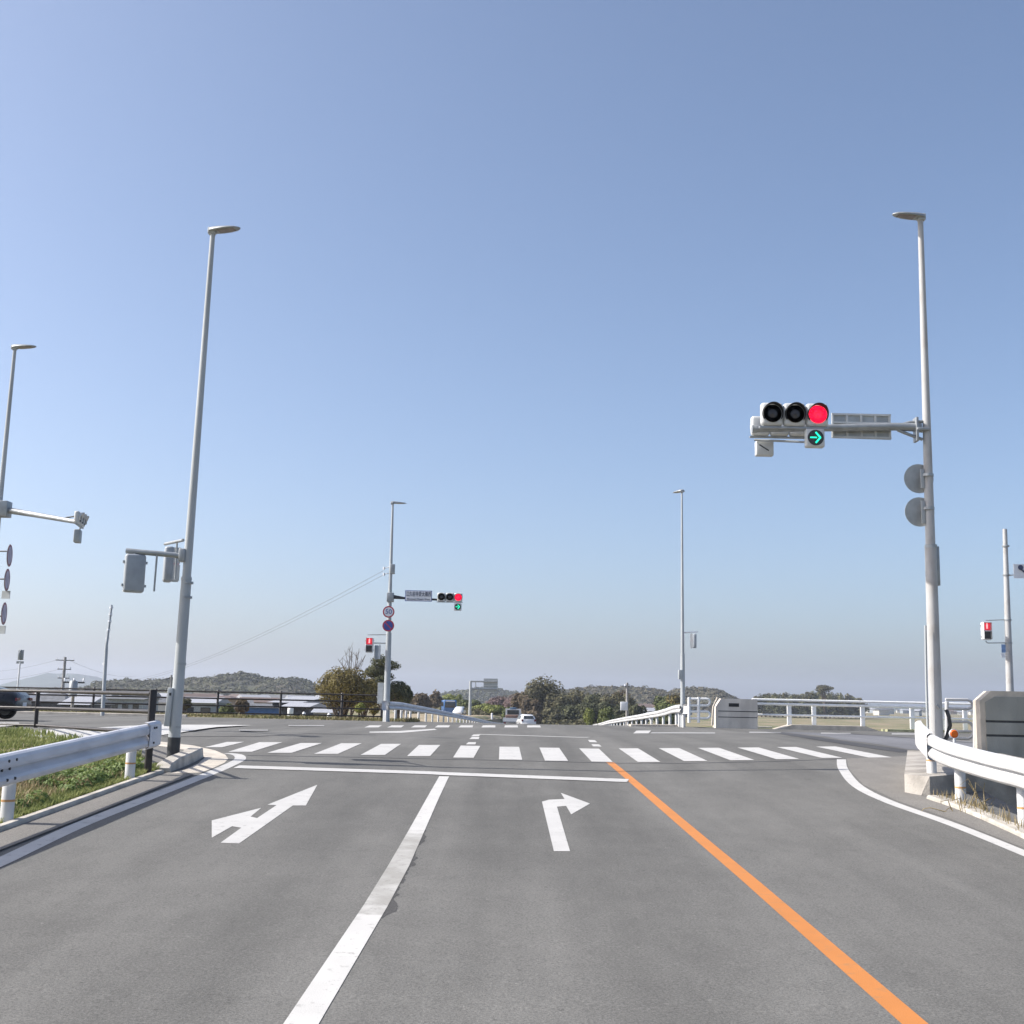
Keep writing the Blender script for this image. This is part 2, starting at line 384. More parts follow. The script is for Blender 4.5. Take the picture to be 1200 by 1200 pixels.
def dirt(name, f0, f1, ya, yb):
    vs = []; n = 10; ys_ = axis([(ya,0),(yb,2)])
    for y in ys_:
        for i in range(n+1):
            x = f0(y)+(f1(y)-f0(y))*i/n; vs.append((x, y, H(x, y)+.06))
    b = MB(); b.add(vs, [(j*(n+1)+i, j*(n+1)+i+1, (j+1)*(n+1)+i+1, (j+1)*(n+1)+i) for j in range(len(ys_)-1) for i in range(n)], True)
    struct(b.build(name, mat('dry_dirt', (.34,.27,.19), .95, scale=.6, col2=(.20,.17,.09), detail=8, bump=.4, bscale=6), normals=False))
dirt('dirt_verge', lambda y: lerp_t(XL,y)-14, lambda y: lerp_t(XL,y)-.9, 62, 215)
dirt('dirt_verge', lambda y: lerp_t(XR,y)+.6, lambda y: lerp_t(XR,y)+9, 90, 198)
# ------------------------------------------------------------------ road
ry = sorted(set(axis([(-60,0),(-4,4),(19,.5),(24,.2),(29,.5),(33,.2),(51,1),(55.6,.2),(62,1),(120,2),(300,5)])+[a for a,_ in XL+XR if -60 <= a <= 300]))
def colx(l, r):
    mid = [-5.34,-4,-3,-2,-1,0,1,2,3,4,5,6,7,8,9]
    k = [l]+[min(max(m, l), r) for m in mid]+[r]
    return k
vs = []; n = 17
for y in ry:
    l, r = lerp_t(XL, y), lerp_t(XR, y)
    for x in colx(l, r): vs.append((x, y, zr(x, y)))
fs = [(j*n+i, j*n+i+1, (j+1)*n+i+1, (j+1)*n+i) for j in range(len(ry)-1) for i in range(n-1)]
b = MB(); b.add(vs, fs, True)
sk = []
for j in range(len(ry)):
    for e in (0, n-1):
        v = vs[j*n+e]; sk += [v, (v[0], v[1], v[2]-.35)]
b.add(sk, [q for j in range(len(ry)-1) for q in ((4*j, 4*j+4, 4*j+5, 4*j+1), (4*j+2, 4*j+3, 4*j+7, 4*j+6))])
struct(b.build('road', M_ASP, normals=False))

# sheets that drape over the road
def sheet(name, m, polys, lift, is_struct=True):
    bm = bmesh.new()
    for poly in polys:
        vsx = [bm.verts.new((p[0], p[1], 0)) for p in poly]
        try: bm.faces.new(vsx)
        except ValueError: pass
    ys = [v.co.y for v in bm.verts]; xs = [v.co.x for v in bm.verts]
    a, c = min(ys), max(ys)
    stp = .5 if c < 60 else 3
    for i in range(1, int((c-a)/stp)+1):
        bmesh.ops.bisect_plane(bm, geom=bm.verts[:]+bm.edges[:]+bm.faces[:], plane_co=(0, a+i*stp, 0), plane_no=(0,1,0))
    for xx in range(int(math.floor(min(xs))), int(max(xs))+1):
        if abs(xx) < 12: bmesh.ops.bisect_plane(bm, geom=bm.verts[:]+bm.edges[:]+bm.faces[:], plane_co=(xx,0,0), plane_no=(1,0,0))
    for v in bm.verts: v.co.z = zr(v.co.x, v.co.y)+lift
    bmesh.ops.triangulate(bm, faces=[f for f in bm.faces if len(f.verts) > 4])
    bm.normal_update()
    for f in bm.faces:
        if f.normal.z < 0: f.normal_flip()
    me = bpy.data.meshes.new(name); bm.to_mesh(me); bm.free(); me.materials.append(m)
    o = bpy.data.objects.new(name, me); COL.objects.link(o)
    if is_struct: struct(o)
    return o
def pxpoly(pts, lift=0): return [G(x, y, lift) for x, y in pts]
def band(pts, w, taper=None):
    """quads along a ground polyline of world points"""
    P = [Vector((p[0], p[1], 0)) for p in pts]; out = []
    W = w if isinstance(w, (list, tuple)) else [w]*len(P); off = []
    for i, p in enumerate(P):
        t = (P[min(i+1, len(P)-1)]-P[max(i-1, 0)]).normalized(); nrm = Vector((-t.y, t.x, 0)); off.append((p+nrm*W[i]/2, p-nrm*W[i]/2))
    for (a, b_), (c, d) in zip(off, off[1:]): out.append([a, b_, d, c])
    return out
def spl(pts, n=6):
    P = [Vector(p) for p in pts]; out = []
    for i in range(len(P)-1):
        p0, p1, p2, p3 = P[max(i-1,0)], P[i], P[i+1], P[min(i+2, len(P)-1)]
        for k in range(n):
            t = k/n; out.append(.5*((2*p1)+(-p0+p2)*t+(2*p0-5*p1+4*p2-p3)*t*t+(-p0+3*p1-3*p2+p3)*t**3))
    return out+[P[-1]]
LF = .003
# patches and seams
struct(sheet('road_patch', M_ASP2, [pxpoly([(915,857.5),(985,859.5),(1090,866),(1215,876.5),(1215,884),(1120,883),(1060,877.5),(985,867)])], LF))
seam = []
seam += band([G(*p) for p in spl([(905,857.5,0),(960,866,0),(1020,875,0),(1066,881.5,0)],3) for p in [(p[0],p[1])]], .5)
seam += band([G(p[0],p[1]) for p in spl([(975,858.5,0),(1060,864.5,0),(1215,877,0)],3)], .35)
sheet('road_seam', M_ASPD, seam, 2*LF)
sheet('road_seam', M_ASPD, band([G(p[0],p[1]) for p in [(290,885.3),(420,887.5),(560,890.5),(700,893.8),(800,894.6),(905,892.5),(985,889.5)]], .09)
      + band([G(p[0],p[1]) for p in [(190,863.2),(300,863),(360,860),(440,861)]], .12), LF)
# tar and broken asphalt beside the worn lane line
rt = random.Random(3); ln = [Vector(G(440,1062)), Vector(G(467,1015)), Vector(G(492,968))]
c0 = Vector(G(434,1076)); c1 = Vector(G(490,972)); L_, R_ = [], []
for i in range(200):
    t = i/199; c = c0.lerp(c1, t); q = noise.noise((t*6.5, 0, 3)); w_ = (.10*max(0, q+.3)*(1.15-.6*t)+.04*noise.noise((t*23, 1, 3))+.018*noise.noise((t*70, 2, 3)))*min(1, t*18)*min(1, (1-t)*8)
    L_.append((c.x, c.y)); R_.append((c.x+.088+max(-.002, w_), c.y))
sheet('road_tar', asphalt('tar', (.062,.06,.058)), [[L_[i], L_[i+1], R_[i+1], R_[i]] for i in range(199)], .0016)
# markings
sheet('lane_line', M_WORN, band([G(353-26,1245),G(353,1200),G(440,1062),G(467,1015),G(487,976),G(507,936),G(520.5,910)], [.185,.185,.19,.195,.18,.165,.16]), .0038)
sheet('centre_line', M_ORANGE, band([G(1072+54,1245),G(1072,1200),G(880,1033),G(714.8,893.5)], .15), LF)
sheet('edge_line', M_WHITE, band([G(p[0],p[1]) for p in spl([(-40,1028,0),(0,1010.5,0),(85,970.5,0),(170,936.5,0),(241,908.5,0),(268,897,0),(281,890,0),(279,885,0),(267,882.8,0)],5)], .2), LF)
sheet('edge_line', M_WHITE, band([G(p[0],p[1]) for p in spl([(986,890,0),(988.5,902,0),(1006,922,0),(1045,941,0),(1117,966.5,0),(1200,1000,0),(1300,1042,0)],5)], .17), LF)
sheet('stop_line', M_WHITE, band([G(277,899),G(500,906),G(736,915.3)], .5), 3*LF)
ST = [((266,869.7),(286,869.7),(260,876),(240,876)),((304,870),(331,870),(295,881.3),(267.5,881.3)),((352.5,871),(377.5,871),(341.7,882.5),(313,882.5)),
((400,871.3),(424,871.3),(396,883.7),(368,883.7)),((446.7,872),(470,872),(451,885),(422.5,885)),((491,873.3),(516,873.3),(504,886.3),(477,886.3)),
((540,874),(563,874.4),(555,888.3),(531,888)),((585.3,875.3),(608.3,875.5),(612,890.7),(584.7,890.3)),((632,876.3),(655.3,876.7),(665.8,892),(638.7,891.7)),
((678.7,877.3),(701.7,877.6),(718,893.2),(693.3,892.8)),((725,877.3),(747.5,877.2),(773.8,893.2),(747.5,893.2)),((771.7,877),(795.8,877),(829,892),(801.7,892.2)),
((817.5,876.7),(842.5,876.6),(884,891),(855.8,891.2)),((864,876.3),(889,876.2),(936.7,889.8),(910,890)),((910,875.8),(933,875.6),(987,888.3),(963,888.5)),((956,875.2),(979,875),(1045,887.8),(1017.5,888))]
sheet('crosswalk', M_WHITE, [pxpoly(s) for s in ST], 2*LF)
fw = [pxpoly([(x, 850.2), (x+14.5, 850.2), (x+14.5-(600-x)*.03+1, 852.6), (x-(600-x)*.03-1, 852.6)]) for x in (433,459,486,513,540,566,592,618)]
sheet('crosswalk', M_WHITE, fw, 2*LF)
sheet('arrow_marking', M_WHITE, [pxpoly([(200+x/2.2222, 860+y/2.2222) for x, y in ((382,133),(352,187),(318,187),(178,286),(130,284),(184,245),(160,241),(107,271),(107,226),(236,193),(208,216),(225,220),(276,186),(252,185))])], LF)
sheet('arrow_marking', M_WHITE, [pxpoly([(200+x/2.2222, 860+y/2.2222) for x, y in ((998,306),(1040,306),(1006,190),(1030,188),(1043,210),(1092,182),(1016,154),(1026,170),(985,172),(967,177))])], LF)
gl = [band([G(560,860.6),G(690,864.2)], .42)[0]]
for a, c in (((553,863.8),(562,863.8)),((549,870),(558,870)),((689,867.3),(697,867.6)),((693,872.3),(702,872.6))):
    gl.append(pxpoly([a, c, (c[0]-(1 if a[0]<600 else -3), c[1]+2.6), (a[0]-(3 if a[0]<600 else -2), a[1]+2.6)]))
gl.append(pxpoly([(547,866.3),(557,866.3),(555,868.6),(544,868.6)][:0] or [(555,861),(563,861),(561,863),(552,863)]))
sheet('guide_line', M_WHITE, gl, 2*LF)
dl = [pxpoly([(746,856.3),(763,856.3),(760,859.6),(742,859.6)]), pxpoly([(764,858.2),(838,858.4),(838,859.8),(762,859.6)]), pxpoly([(878,857.6),(915,858),(915,859.3),(878,859)]),
      pxpoly([(962,858.6),(997,859),(997,860.2),(962,860)]), pxpoly([(1045,859.3),(1092,859.8),(1092,861.3),(1045,861)]), pxpoly([(433,857.6),(468,856.8),(509,854.2),(512,855.4),(470,859),(433,858.8)])]
M_FAINT = paint('road_paint_faded', (.36,.355,.345), (.18,.175,.17), .55, .70, 7)
dl += [pxpoly([(280,855.3),(314,855.3),(314,856.5),(280,856.5)]), pxpoly([(338,849.8),(380,850),(380,851),(338,850.8)]), pxpoly([(-30,846.8),(22,847),(23,850),(0,851.8),(-30,852.6)])]
sheet('lane_line', M_WHITE, dl[:1]+dl[5:6]+dl[-1:], 2*LF)
sheet('lane_line', M_FAINT, dl[1:5]+dl[6:-1], 2*LF)
sheet('lane_line', M_WHITE, [pxpoly([(22,859),(60,855),(120,852.5),(183,849.4),(296,849.9),(255,852.2),(211,858.7),(187,862),(120,868),(40,866)])], 2*LF)
# edge lines down the road beyond
sheet('edge_line', M_WHITE, band([(lerp_t(XL,y)+.9, y) for y in range(58, 240, 6)], .15)+band([(lerp_t(XR,y)-.7, y) for y in range(60, 240, 6)], .15), LF)

# corner apron and walk, left
ap = [(181,868.5),(205,871),(228,874),(252,879.5),(264,884.5),(267.5,889.5),(263,894),(250,900),(236,905.5),(200,906.5),(217,902),(232,895),(240,888),(236,883),(222,880),(206,877),(181,873.5)]
sheet('gutter', M_CONCP, [pxpoly(ap)], LF)
sheet('sidewalk', M_WALK, [pxpoly([(181,874),(206,877.5),(222,880.5),(231,884),(226,889),(196,905),(180,903),(150,915),(170,886)])], 2*LF)
# shoulder strip between the edge line and the kerb, left and right
sheet('shoulder', M_WALK, band([(-5.08, y) for y in axis([(-6,0),(19.0,1.5)])], .46), .014)
sheet('shoulder', M_WALK, [[G(992,889),G(1068,886),G(1066,930)]+[p+Vector((0,0,0)) for p in [G(1125,942),G(1190,968),G(1260,1005),G(1300,1030)]]+[G(1210,998),G(1117,961),G(1050,938),G(1012,920),G(995,902)]], LF)

def kerb(name, pts, w, h, m, label, cat, taper=True):
    P = [Vector(p) for p in pts]; b = MB(); k = MB(); n = len(P); vs = []
    for i, p in enumerate(P):
        t = (P[min(i+1,n-1)]-P[max(i-1,0)]); t.z = 0; t.normalize(); nr = Vector((-t.y, t.x, 0))
        hh = h*(.35 if taper and i == 0 else .7 if taper and i == 1 else 1); wt = w*.42
        vs += [p+nr*w/2+Vector((0,0,-.1)), p+nr*wt+Vector((0,0,hh-.02)), p+nr*(wt-.02)+Vector((0,0,hh)), p-nr*(wt-.02)+Vector((0,0,hh)), p-nr*wt+Vector((0,0,hh-.02)), p-nr*w/2+Vector((0,0,-.1))]
    fs = [(i*6+j, i*6+j+1, i*6+j+7, i*6+j+6) for i in range(n-1) for j in range(5)]+[tuple(range(6)), tuple(range(6*n-6, 6*n))]
    b.add(vs, fs); return tag(b.build(name, m), label, cat)
kerb('kerb', [G(190,904.5), G(193,903), G(204,899), G(216,894), G(225,889.5), G(229,887)], .30, .17, M_CONC, 'raised concrete kerb block at the foot of the tall left lamp post', 'kerb')
kerb('kerb', [(-5.38, y, zr(-5.38, y)) for y in axis([(-6,0),(19.0,2)])], .14, .06, M_CONC, 'low concrete kerb between green verge and road edge on the left', 'kerb', False)
kerb('kerb', [G(1095,936), G(1128,947), G(1160,960), G(1200,978), G(1260,1006), G(1320,1040)], .26, .05, M_CONC, 'low concrete edging with dry weeds below the right guardrail', 'kerb', False)
kerb('kerb', [(x, 52.9, zr(x, 52.9)) for x in (-60,-30,-14)], .3, .1, M_CONCP, 'long low kerb along the far side of the left crossing road', 'kerb', False)

# raised concrete footing, right
foot = [G(1060,931), G(1090,932.5), Vector((7.25,18.2,0)), Vector((8.6,18.4,0)), Vector((8.6,21.2,0)), G(1064,897)]
b = MB(); nF = len(foot)
lo = [Vector((p.x, p.y, zr(p.x,p.y)-.5)) for p in foot]; hi = []
for i, p in enumerate(foot):
    q = Vector((p.x, p.y, zr(p.x,p.y)+.27))
    if i == 0: q += Vector((.12,.35,0))
    hi.append(q)
b.add(lo+hi, [list(range(nF,2*nF))]+[(i,(i+1)%nF,(i+1)%nF+nF,i+nF) for i in range(nF)])
tag(b.build('footing', mat('footing_concrete', (.36,.335,.30), .9, scale=2.2, col2=(.20,.185,.165), lo=.42, hi=.7, bump=.6, bscale=30, detail=9)), 'raised grey concrete footing under the end of the right guardrail', 'footing')

# ------------------------------------------------------------------ guardrails
PROF = [(0,.175),(.03,.17),(.062,.15),(.078,.115),(.08,.06),(.072,.028),(.012,.012),(.002,-.002),(.022,-.028),(.06,-.065),(.078,-.10),(.066,-.14),(.03,-.17),(0,-.175)]
def wbeam(b, pts, side, sc=1.0, prof=PROF):
    P = [Vector(p) for p in pts]; n = len(P); front = []; k = len(prof)
    for i, p in enumerate(P):
        t = (P[min(i+1,n-1)]-P[max(i-1,0)]); t.z = 0; t.normalize(); nr = Vector((t.y, -t.x, 0))*side
        front += [p+nr*d*sc+Vector((0,0,z*sc)) for d, z in prof]+[p+nr*(d*sc-.008)+Vector((0,0,z*sc)) for d, z in prof]
    K = 2*k; fs = []
    for i in range(n-1):
        for j in range(k-1):
            fs.append((i*K+j, i*K+j+1, (i+1)*K+j+1, (i+1)*K+j)); fs.append((i*K+k+j, (i+1)*K+k+j, (i+1)*K+k+j+1, i*K+k+j+1))
        for j in (0, k-1): fs.append((i*K+j, (i+1)*K+j, (i+1)*K+k+j, i*K+k+j))
    b.add(front, fs, False)
def post(b, p, h, r=.062):
    b.lathe(p, [(-.15,r),(h-.03,r),(h-.008,r*.85),(h,r*.3),(h,0)], 'Z', 14)
def guardrail(label, pts, posts, side, capend=None, group=None, m=M_WRAIL, bolts=True, band_col=True, pr=.06, collars=0):
    root = thing('guardrail', label, 'guardrail', Vector(pts[0])-Vector((0,0,.6)), group)
    b = MB(); wbeam(b, pts, side); b.build('rail', m, root, normals='weld')
    for ip, (p, h) in enumerate(posts):
        k = MB(); post(k, p, h, pr); po = k.build('post', M_WRAIL, root)
        if band_col:
            q = MB(); q.lathe(Vector(p)+Vector((0,0,h*.42)), [(-.012,pr+.0015),(.012,pr+.0015)], 'Z', 14); q.build('reflective_band', mat('post_band', (.55,.30,.12), .6), po)
        if ip < collars:
            q = MB(); q.lathe(Vector(p), [(0,.1),(.03,.095),(.05,.078)], 'Z', 14); q.build('rusty_collar', M_RUST, po)
    for pp in (capend,):
        if pp:
            k = MB(); cp = [(0,.2),(.045,.195),(.085,.16),(.09,.0),(.085,-.16),(.045,-.195),(0,-.2)]
            wbeam(k, pp, side, 1.0, cp); k.build('end_cap', m, root, normals='weld')
    if bolts:
        for (y, dz) in [(13.1,.1),(13.3,.1),(13.1,-.1),(13.3,-.1),(13.1,0),(13.3,0),(18.35,.11),(18.45,.11),(18.35,-.11)]:
            k = MB(); k.lathe(Vector((LRX+(.095 if y > 18 else .08 if dz else .012), y, lz(y)+dz)), [(-.012,.016),(.01,.016)], 'X', 8); k.build('bolt', M_DARKM, root)
    return root
# left near rail
LRX = -5.42
def lz(y): return zr(LRX, y)+.63
lp = [(LRX, y, lz(y)) for y in (-5,-1,3,5,7,9,11,13,15,17,18.3)]
pb0 = G(10,966); pb1 = G(157,915.5)
guardrail('white guardrail in shade beside the grassy verge on the left', lp,
          [(Vector((LRX-.09, y, zr(LRX, y)-.02)), .66) for y in (pb1.y, pb0.y, 2*pb0.y-pb1.y, 3*pb0.y-2*pb1.y)], 1,
          [(LRX, 18.15, lz(18.15)), (LRX, 18.55, lz(18.5)), (LRX-.02, 18.8, lz(18.7)), (LRX-.10, 18.95, lz(18.8))], m=M_WRAILD, pr=.072)
# right near rail
def rp(px, pt, pb, Y): a = at(px, pt, Y); c = at(px, pb, Y); return (a+c)/2
rpts = [rp(1320,926,963,12.0), rp(1260,908,943,13.0), rp(1200,891,924,14.3), rp(1167,884,915,15.1), rp(1142,878,907.5,15.75), rp(1117,870,901,16.5), rp(1101,863.5,895,17.15), rp(1091.5,858,889.5,17.75)]
rpts = [Vector((p.x, p.y, p.z)) for p in spl([tuple(p) for p in rpts], 3)]
capr = [rpts[-2], rpts[-1], rp(1085.5,850.5,885.5,18.2), rp(1081.5,845.5,882.5,18.55), rp(1079.5,841.5,880,18.8), rp(1079,840,879,19.0)]
def gp(px, py, zadd=0):
    p = G(px, py); return p
po = []
for px, py, top in ((1196,971,905),(1122,944,885)):
    p = G(px, py); po.append((p+Vector((.06,.03,-.02)), .62))
pt_ = at(1092, 908, 18.1); pt_.z = zr(pt_.x, 18.1)+.24; po.append((pt_, .5))
p = G(1300, 1025); po.append((p+Vector((.06,0,0)), .62))
guardrail('bright white sunlit guardrail curving around the right corner', rpts, po, -1, capr, m=M_WRAIL, pr=.072, bolts=False, collars=2)
# far left rail
fl = []; flp = []
ys = [51.6,53,55,58,62,67,73,80,88,97,107,118,130,143,157,172,190,210]
for y in ys:
    x = lerp_t([(51.6,-4.95),(55,-4.75),(62,-4.75),(113,-3.1),(180,-.9),(300,4)], y)-.15; fl.append((x, y, zr(x, y)+.68))
y = 51.8
while y < 140:
    x = lerp_t([(51.6,-4.95),(55,-4.75),(62,-4.75),(113,-3.1),(180,-.9),(300,4)], y)-.25
    flp.append((Vector((x, y, zr(x, y)-.05)), .72)); y += 4 if y > 62 else 2.6
guardrail('long white guardrail descending along the left side of the road beyond', fl, flp, 1, [fl[0], (fl[0][0]-.05, 51.3, fl[0][2]), (fl[0][0]-.15, 51.1, fl[0][2])], bolts=False, band_col=False, m=M_WRAILD, pr=.06)
# far right rail
fr = []; frp = []
RT = [(50,7.1),(53,7.3),(56,7.55),(62,7.9),(80,8.6),(110,9.3),(180,12.3),(300,16)]
for y in [51,52,54,57,61,66,72,80,90,102,116,132,150,170]:
    x = lerp_t(RT, y)+.15; fr.append((x, y, zr(x, y)+.66+.12*(1-sm(54,66,y))))
y = 51.3
while y < 150:
    x = lerp_t(RT, y)+.26; frp.append((Vector((x, y, zr(x, y)-.05)), .72+.1*(1-sm(54,66,y)))); y += 4 if y > 56 else 2.4
guardrail('long white guardrail along the right side of the road beyond', fr, frp, -1, [fr[0], (fr[0][0]+.05,50.7,fr[0][2]), (fr[0][0]+.14,50.5,fr[0][2])], bolts=False, band_col=False, m=M_WRAIL, pr=.07)
# amber delineator on the right guardrail
c = at(1118, 860, 18.15); dr = thing('delineator', 'round amber reflector on a short stem above the right guardrail', 'reflector', c-Vector((0,0,.12)))
k = MB(); k.lathe(c, [(-.02,.045),(-.012,.06),(.015,.062)], 'Y', 20); k.build('reflector', M_REFL, dr)
k = MB(); k.lathe(c+Vector((0,.004,0)), [(-.014,.072),(.012,.072)], 'Y', 20); k.build('rim', M_SWHITE, dr)
k = MB(); k.tube(c-Vector((0,0,.06)), c-Vector((0,0,.2)), .02); k.build('stem', M_SWHITE, dr)

# ------------------------------------------------------------------ pipe fences / railings
def railing(name, label, cat, pts, rails, postr, m, posth, group=None, rr=.02, square=False, subpts=None, loc=None):
    P = [Vector(p) for p in pts]; root = thing(name, label, cat, P[0], group)
    for p in P:
        k = MB()
        if square: k.box(p+Vector((0,0,posth/2)), (postr*2, postr*2, posth), bev=.006)
        else: k.lathe(p, [(-.1,postr),(posth-.01,postr),(posth,postr*.6),(posth,0)], 'Z', 10)
        k.build('post', m, root)
    for h in rails:
        k = MB(); k.path([p+Vector((0,-postr-rr*.6,h)) for p in P], rr, 8); k.build('rail', m, root)
    return root
# near brown fence: diagonal from behind the left guardrail
fA = at(175, 0, 18.6); A = Vector((at(176,860,18.7).x, 18.7, 0)); A.z = zr(A.x, A.y)
B = Vector((at(43,835,31.0).x, 31.0, 0)); B.z = zprof(31)+.02
C = Vector((-17.5, 31.3, B.z)); D = Vector((-24, 31.3, B.z)); mid = (A+B)/2
hA = at(177,808,18.7).z-A.z; hB = at(43,808,31).z-B.z
nf = thing('pedestrian_fence', 'dark brown three rail fence behind the left guardrail', 'fence', A)
for p, h, sq in ((A,hA,.075),(B,hB,.07),(C,hB,.06),(D,hB,.06)):
    k = MB(); k.box(p+Vector((0,0,h/2-.1)), (sq*1.3,sq*1.3,h+.2), rz=.5, bev=.01); k.build('post', M_BROWN, nf)
for ya, yb, yl in ((813.0,810.0,808),(834,829.6,828.5),(859,850,847.5)):
    a = at(177,ya,18.7); c = at(43,yb,31.0)
    k = MB(); k.path([a, c, Vector((C.x,31.3,c.z)), Vector((D.x,31.3,c.z))], .036, 8); k.build('rail', M_BROWN, nf)
# the far brown fence behind the crossing road
fpts = [Vector((at(px,840,54.6).x, 54.6, 0)) for px in (-60,-10,108,181,254,328,400,447)]
for p in fpts: p.z = H(p.x, p.y)-.02
railing('pedestrian_fence', 'long dark four rail fence on the far side of the left crossing road', 'fence', fpts, [1.12,.82,.50,.18], .055, M_BROWN, 1.2, rr=.034)

# white pipe gate, far
gy_ = 51.2
def pipegate(label, x0, x1, x2, ys, Y, r=.05):
    root = thing('pipe_fence', label, 'fence', at(x0, ys[-1], Y))
    for x in (x0, x1):
        k = MB(); k.tube(at(x, ys[0]-2, Y), at(x, ys[-1]+5, Y), r*1.25); k.build('post', M_BRIGHT, root)
    for ya, yb in ((ys[0], ys[1]), (ys[2], ys[3])):
        rad = abs(at(x2, ya, Y).z-at(x2, yb, Y).z)/2; e = at(x2, (ya+yb)/2, Y); sg = 1 if x2 > x1 else -1
        a0 = at(x0, ya, Y); a1 = at(x0, yb, Y)
        arc = [Vector((e.x-sg*rad+sg*rad*math.cos(q), Y, e.z+rad*math.sin(q))) for q in [math.pi/2-i*math.pi/8 for i in range(9)]]
        k = MB(); k.path([a0]+arc+[a1], r, 8); k.build('loop_rail', M_BRIGHT, root)
    return root
pipegate('white looped pipe fence between the far right guardrail and concrete end block', 807.5, 818.6, 832, (819,827,834,842), 50.35)
pg = thing('pipe_fence', 'white looped pipe fence behind the tall right pole by the concrete parapet', 'fence', at(1110,880,22.4))
for x, y0, y1, yy in ((1109.5,822,884,22.4),(1142.5,822,884,22.0)):
    k = MB(); k.tube(at(x,y0,yy), at(x,y1,yy), .035); k.build('post', M_WRAIL, pg)
for ya, yb in ((820,831),(846,866)):
    e = at(1140,(ya+yb)/2,22.4); rad = abs(at(1140,ya,22.4).z-at(1140,yb,22.4).z)/2; rr_ = min(rad,.09)
    a0, a1 = at(1108,ya-.5,22.4), at(1108,yb-1,22.4); zt, zb = e.z+rad, e.z-rad
    k = MB(); k.path([a0, Vector((e.x-.1,22.4,zt)), Vector((e.x-.03,22.4,zt-.03)), Vector((e.x,22.4,zt-.1)), Vector((e.x,22.4,zb+.1)), Vector((e.x-.03,22.4,zb+.03)), Vector((e.x-.1,22.4,zb)), a1], .026, 8); k.build('loop_rail', M_WRAIL, pg)
k = MB(); k.tube(at(1108,857,22.4), at(1142,857,22.4), .022); k.build('rail', M_WRAIL, pg)

# far bridge railing
BY = 51.6
root = thing('bridge_railing', 'long white double topped bridge railing on the far right of the crossing road', 'railing', at(905,850,BY))
x0 = at(889,845,BY).x; x1 = 44.0; kz = .2
posts_px = [925,954,1011,1069,1106,1131,1165,1200]
xs_ = [at(p,845,BY).x for p in posts_px]+[at(1200,845,BY).x+2.1*i for i in range(1,10)]
def zt(py, px=1000): return at(px, py, BY).z
ztop, z2, z3 = at(950,821,BY).z, at(950,826,BY).z, at(950,838.7,BY).z
for x in xs_:
    k = MB(); k.box((x, BY, (z2+kz)/2), (.17,.14,z2-kz+.1), bev=.01); k.build('post', M_BRIGHT, root)
for z, r in ((ztop,.05),(z2,.055),(z3,.045)):
    k = MB(); k.path([(x0-.3, BY-.09, z), ((x0+x1)/2, BY-.09, z), (x1, BY-.09, z)], r, 10); k.build('rail', M_BRIGHT, root)
# kerb under it
b = MB(); bx0, bx1 = at(897,850,BY).x, at(1010,850,BY).x
b.add([(bx0,51.0,zr(bx0,51)-.1),(bx0+1,51.0,.24),(bx1,51.0,.24),(bx1+.9,51.0,zr(bx1,51)-.1),(bx0,51.95,zr(bx0,52)-.1),(bx0+1,51.95,.24),(bx1,51.95,.24),(bx1+.9,51.95,zr(bx1,52)-.1)],
      [(0,1,2,3),(7,6,5,4),(1,5,6,2),(0,4,5,1),(3,2,6,7)])
tag(b.build('kerb', M_CONCP), 'pale concrete plinth below the far bridge railing', 'kerb')
b = MB(); b.box(((bx1+.92+x1)/2, 51.5, .03), (x1-bx1-.92, .9, .22)); tag(b.build('kerb', mat('mossy_concrete', (.36,.36,.22), .9, var=.15)), 'mossy low kerb continuing right below the bridge railing', 'kerb')
b = MB(); b.box((24,52.6,-.35),(32,1.4,.7)); struct(b.build('bridge_deck_edge', M_CONC))

# far parapet end block
pY = 50.9
a = at(838,818.5,pY); c = at(888,850.5,pY); zb = zr(a.x,pY)-.1
root = thing('parapet', 'grey concrete parapet end block with a dark slot beside the white pipe fence', 'parapet', Vector((a.x,pY,zb)))
b = MB(); b.prism([(a.x+.02,pY,zb),(c.x,pY,zb),(c.x,pY,a.z),(a.x+.25,pY,a.z),(a.x+.02,pY,a.z-.35)], (0,.45,0)); b.build('block', mat('concrete_pale_grey', (.68,.63,.56), .88, var=.12, scale=1.3, bump=.2, stretch=(1,1,.35)), root)
s0, s1 = at(854,824,pY), at(866,828.3,pY)
b = MB(); b.box(((s0.x+s1.x)/2, pY+.0, (s0.z+s1.z)/2), (s1.x-s0.x, .03, s0.z-s1.z)); b.build('slot', M_BLACK, root)
for py in (833.5,840.5):
    q = at(860,py,pY); b = MB(); b.box(((a.x+c.x)/2+.05, pY, q.z), (c.x-a.x-.15, .02, .03)); b.build('groove', M_DARKM, root)
b = MB(); b.path([at(834.5,850,pY-.1), at(836,828,pY-.1), at(841,817.5,pY-.1)], .045, 8); b.build('end_post', M_CONCP, root)

kerb('kerb', [G(738,851), G(770,851.3), G(797,851.6)], .35, .09, M_CONCP, 'short pale kerb at the start of the far right guardrail', 'kerb', False)
kerb('kerb', [G(836,852.3), G(870,853), G(903,853.6)], .35, .09, M_CONCP, 'pale kerb in front of the far concrete end block', 'kerb', False)
# near parapet, right
nY = 21.6; xL = at(1149,840,nY).x; zT = at(1160,809.6,nY).z; zCh = at(1149,821,nY).z; xCh = at(1161,810,nY).x
root = thing('parapet', 'tall weathered concrete bridge parapet with chamfered corner at the right edge', 'parapet', Vector((xL,nY,0)))
b = MB(); b.prism([(xL,nY,-4.2),(20,nY,-4.2),(20,nY,zT),(xCh,nY,zT),(xL,nY,zCh)], (0,.32,0)); b.build('wall', M_CONCP, root)
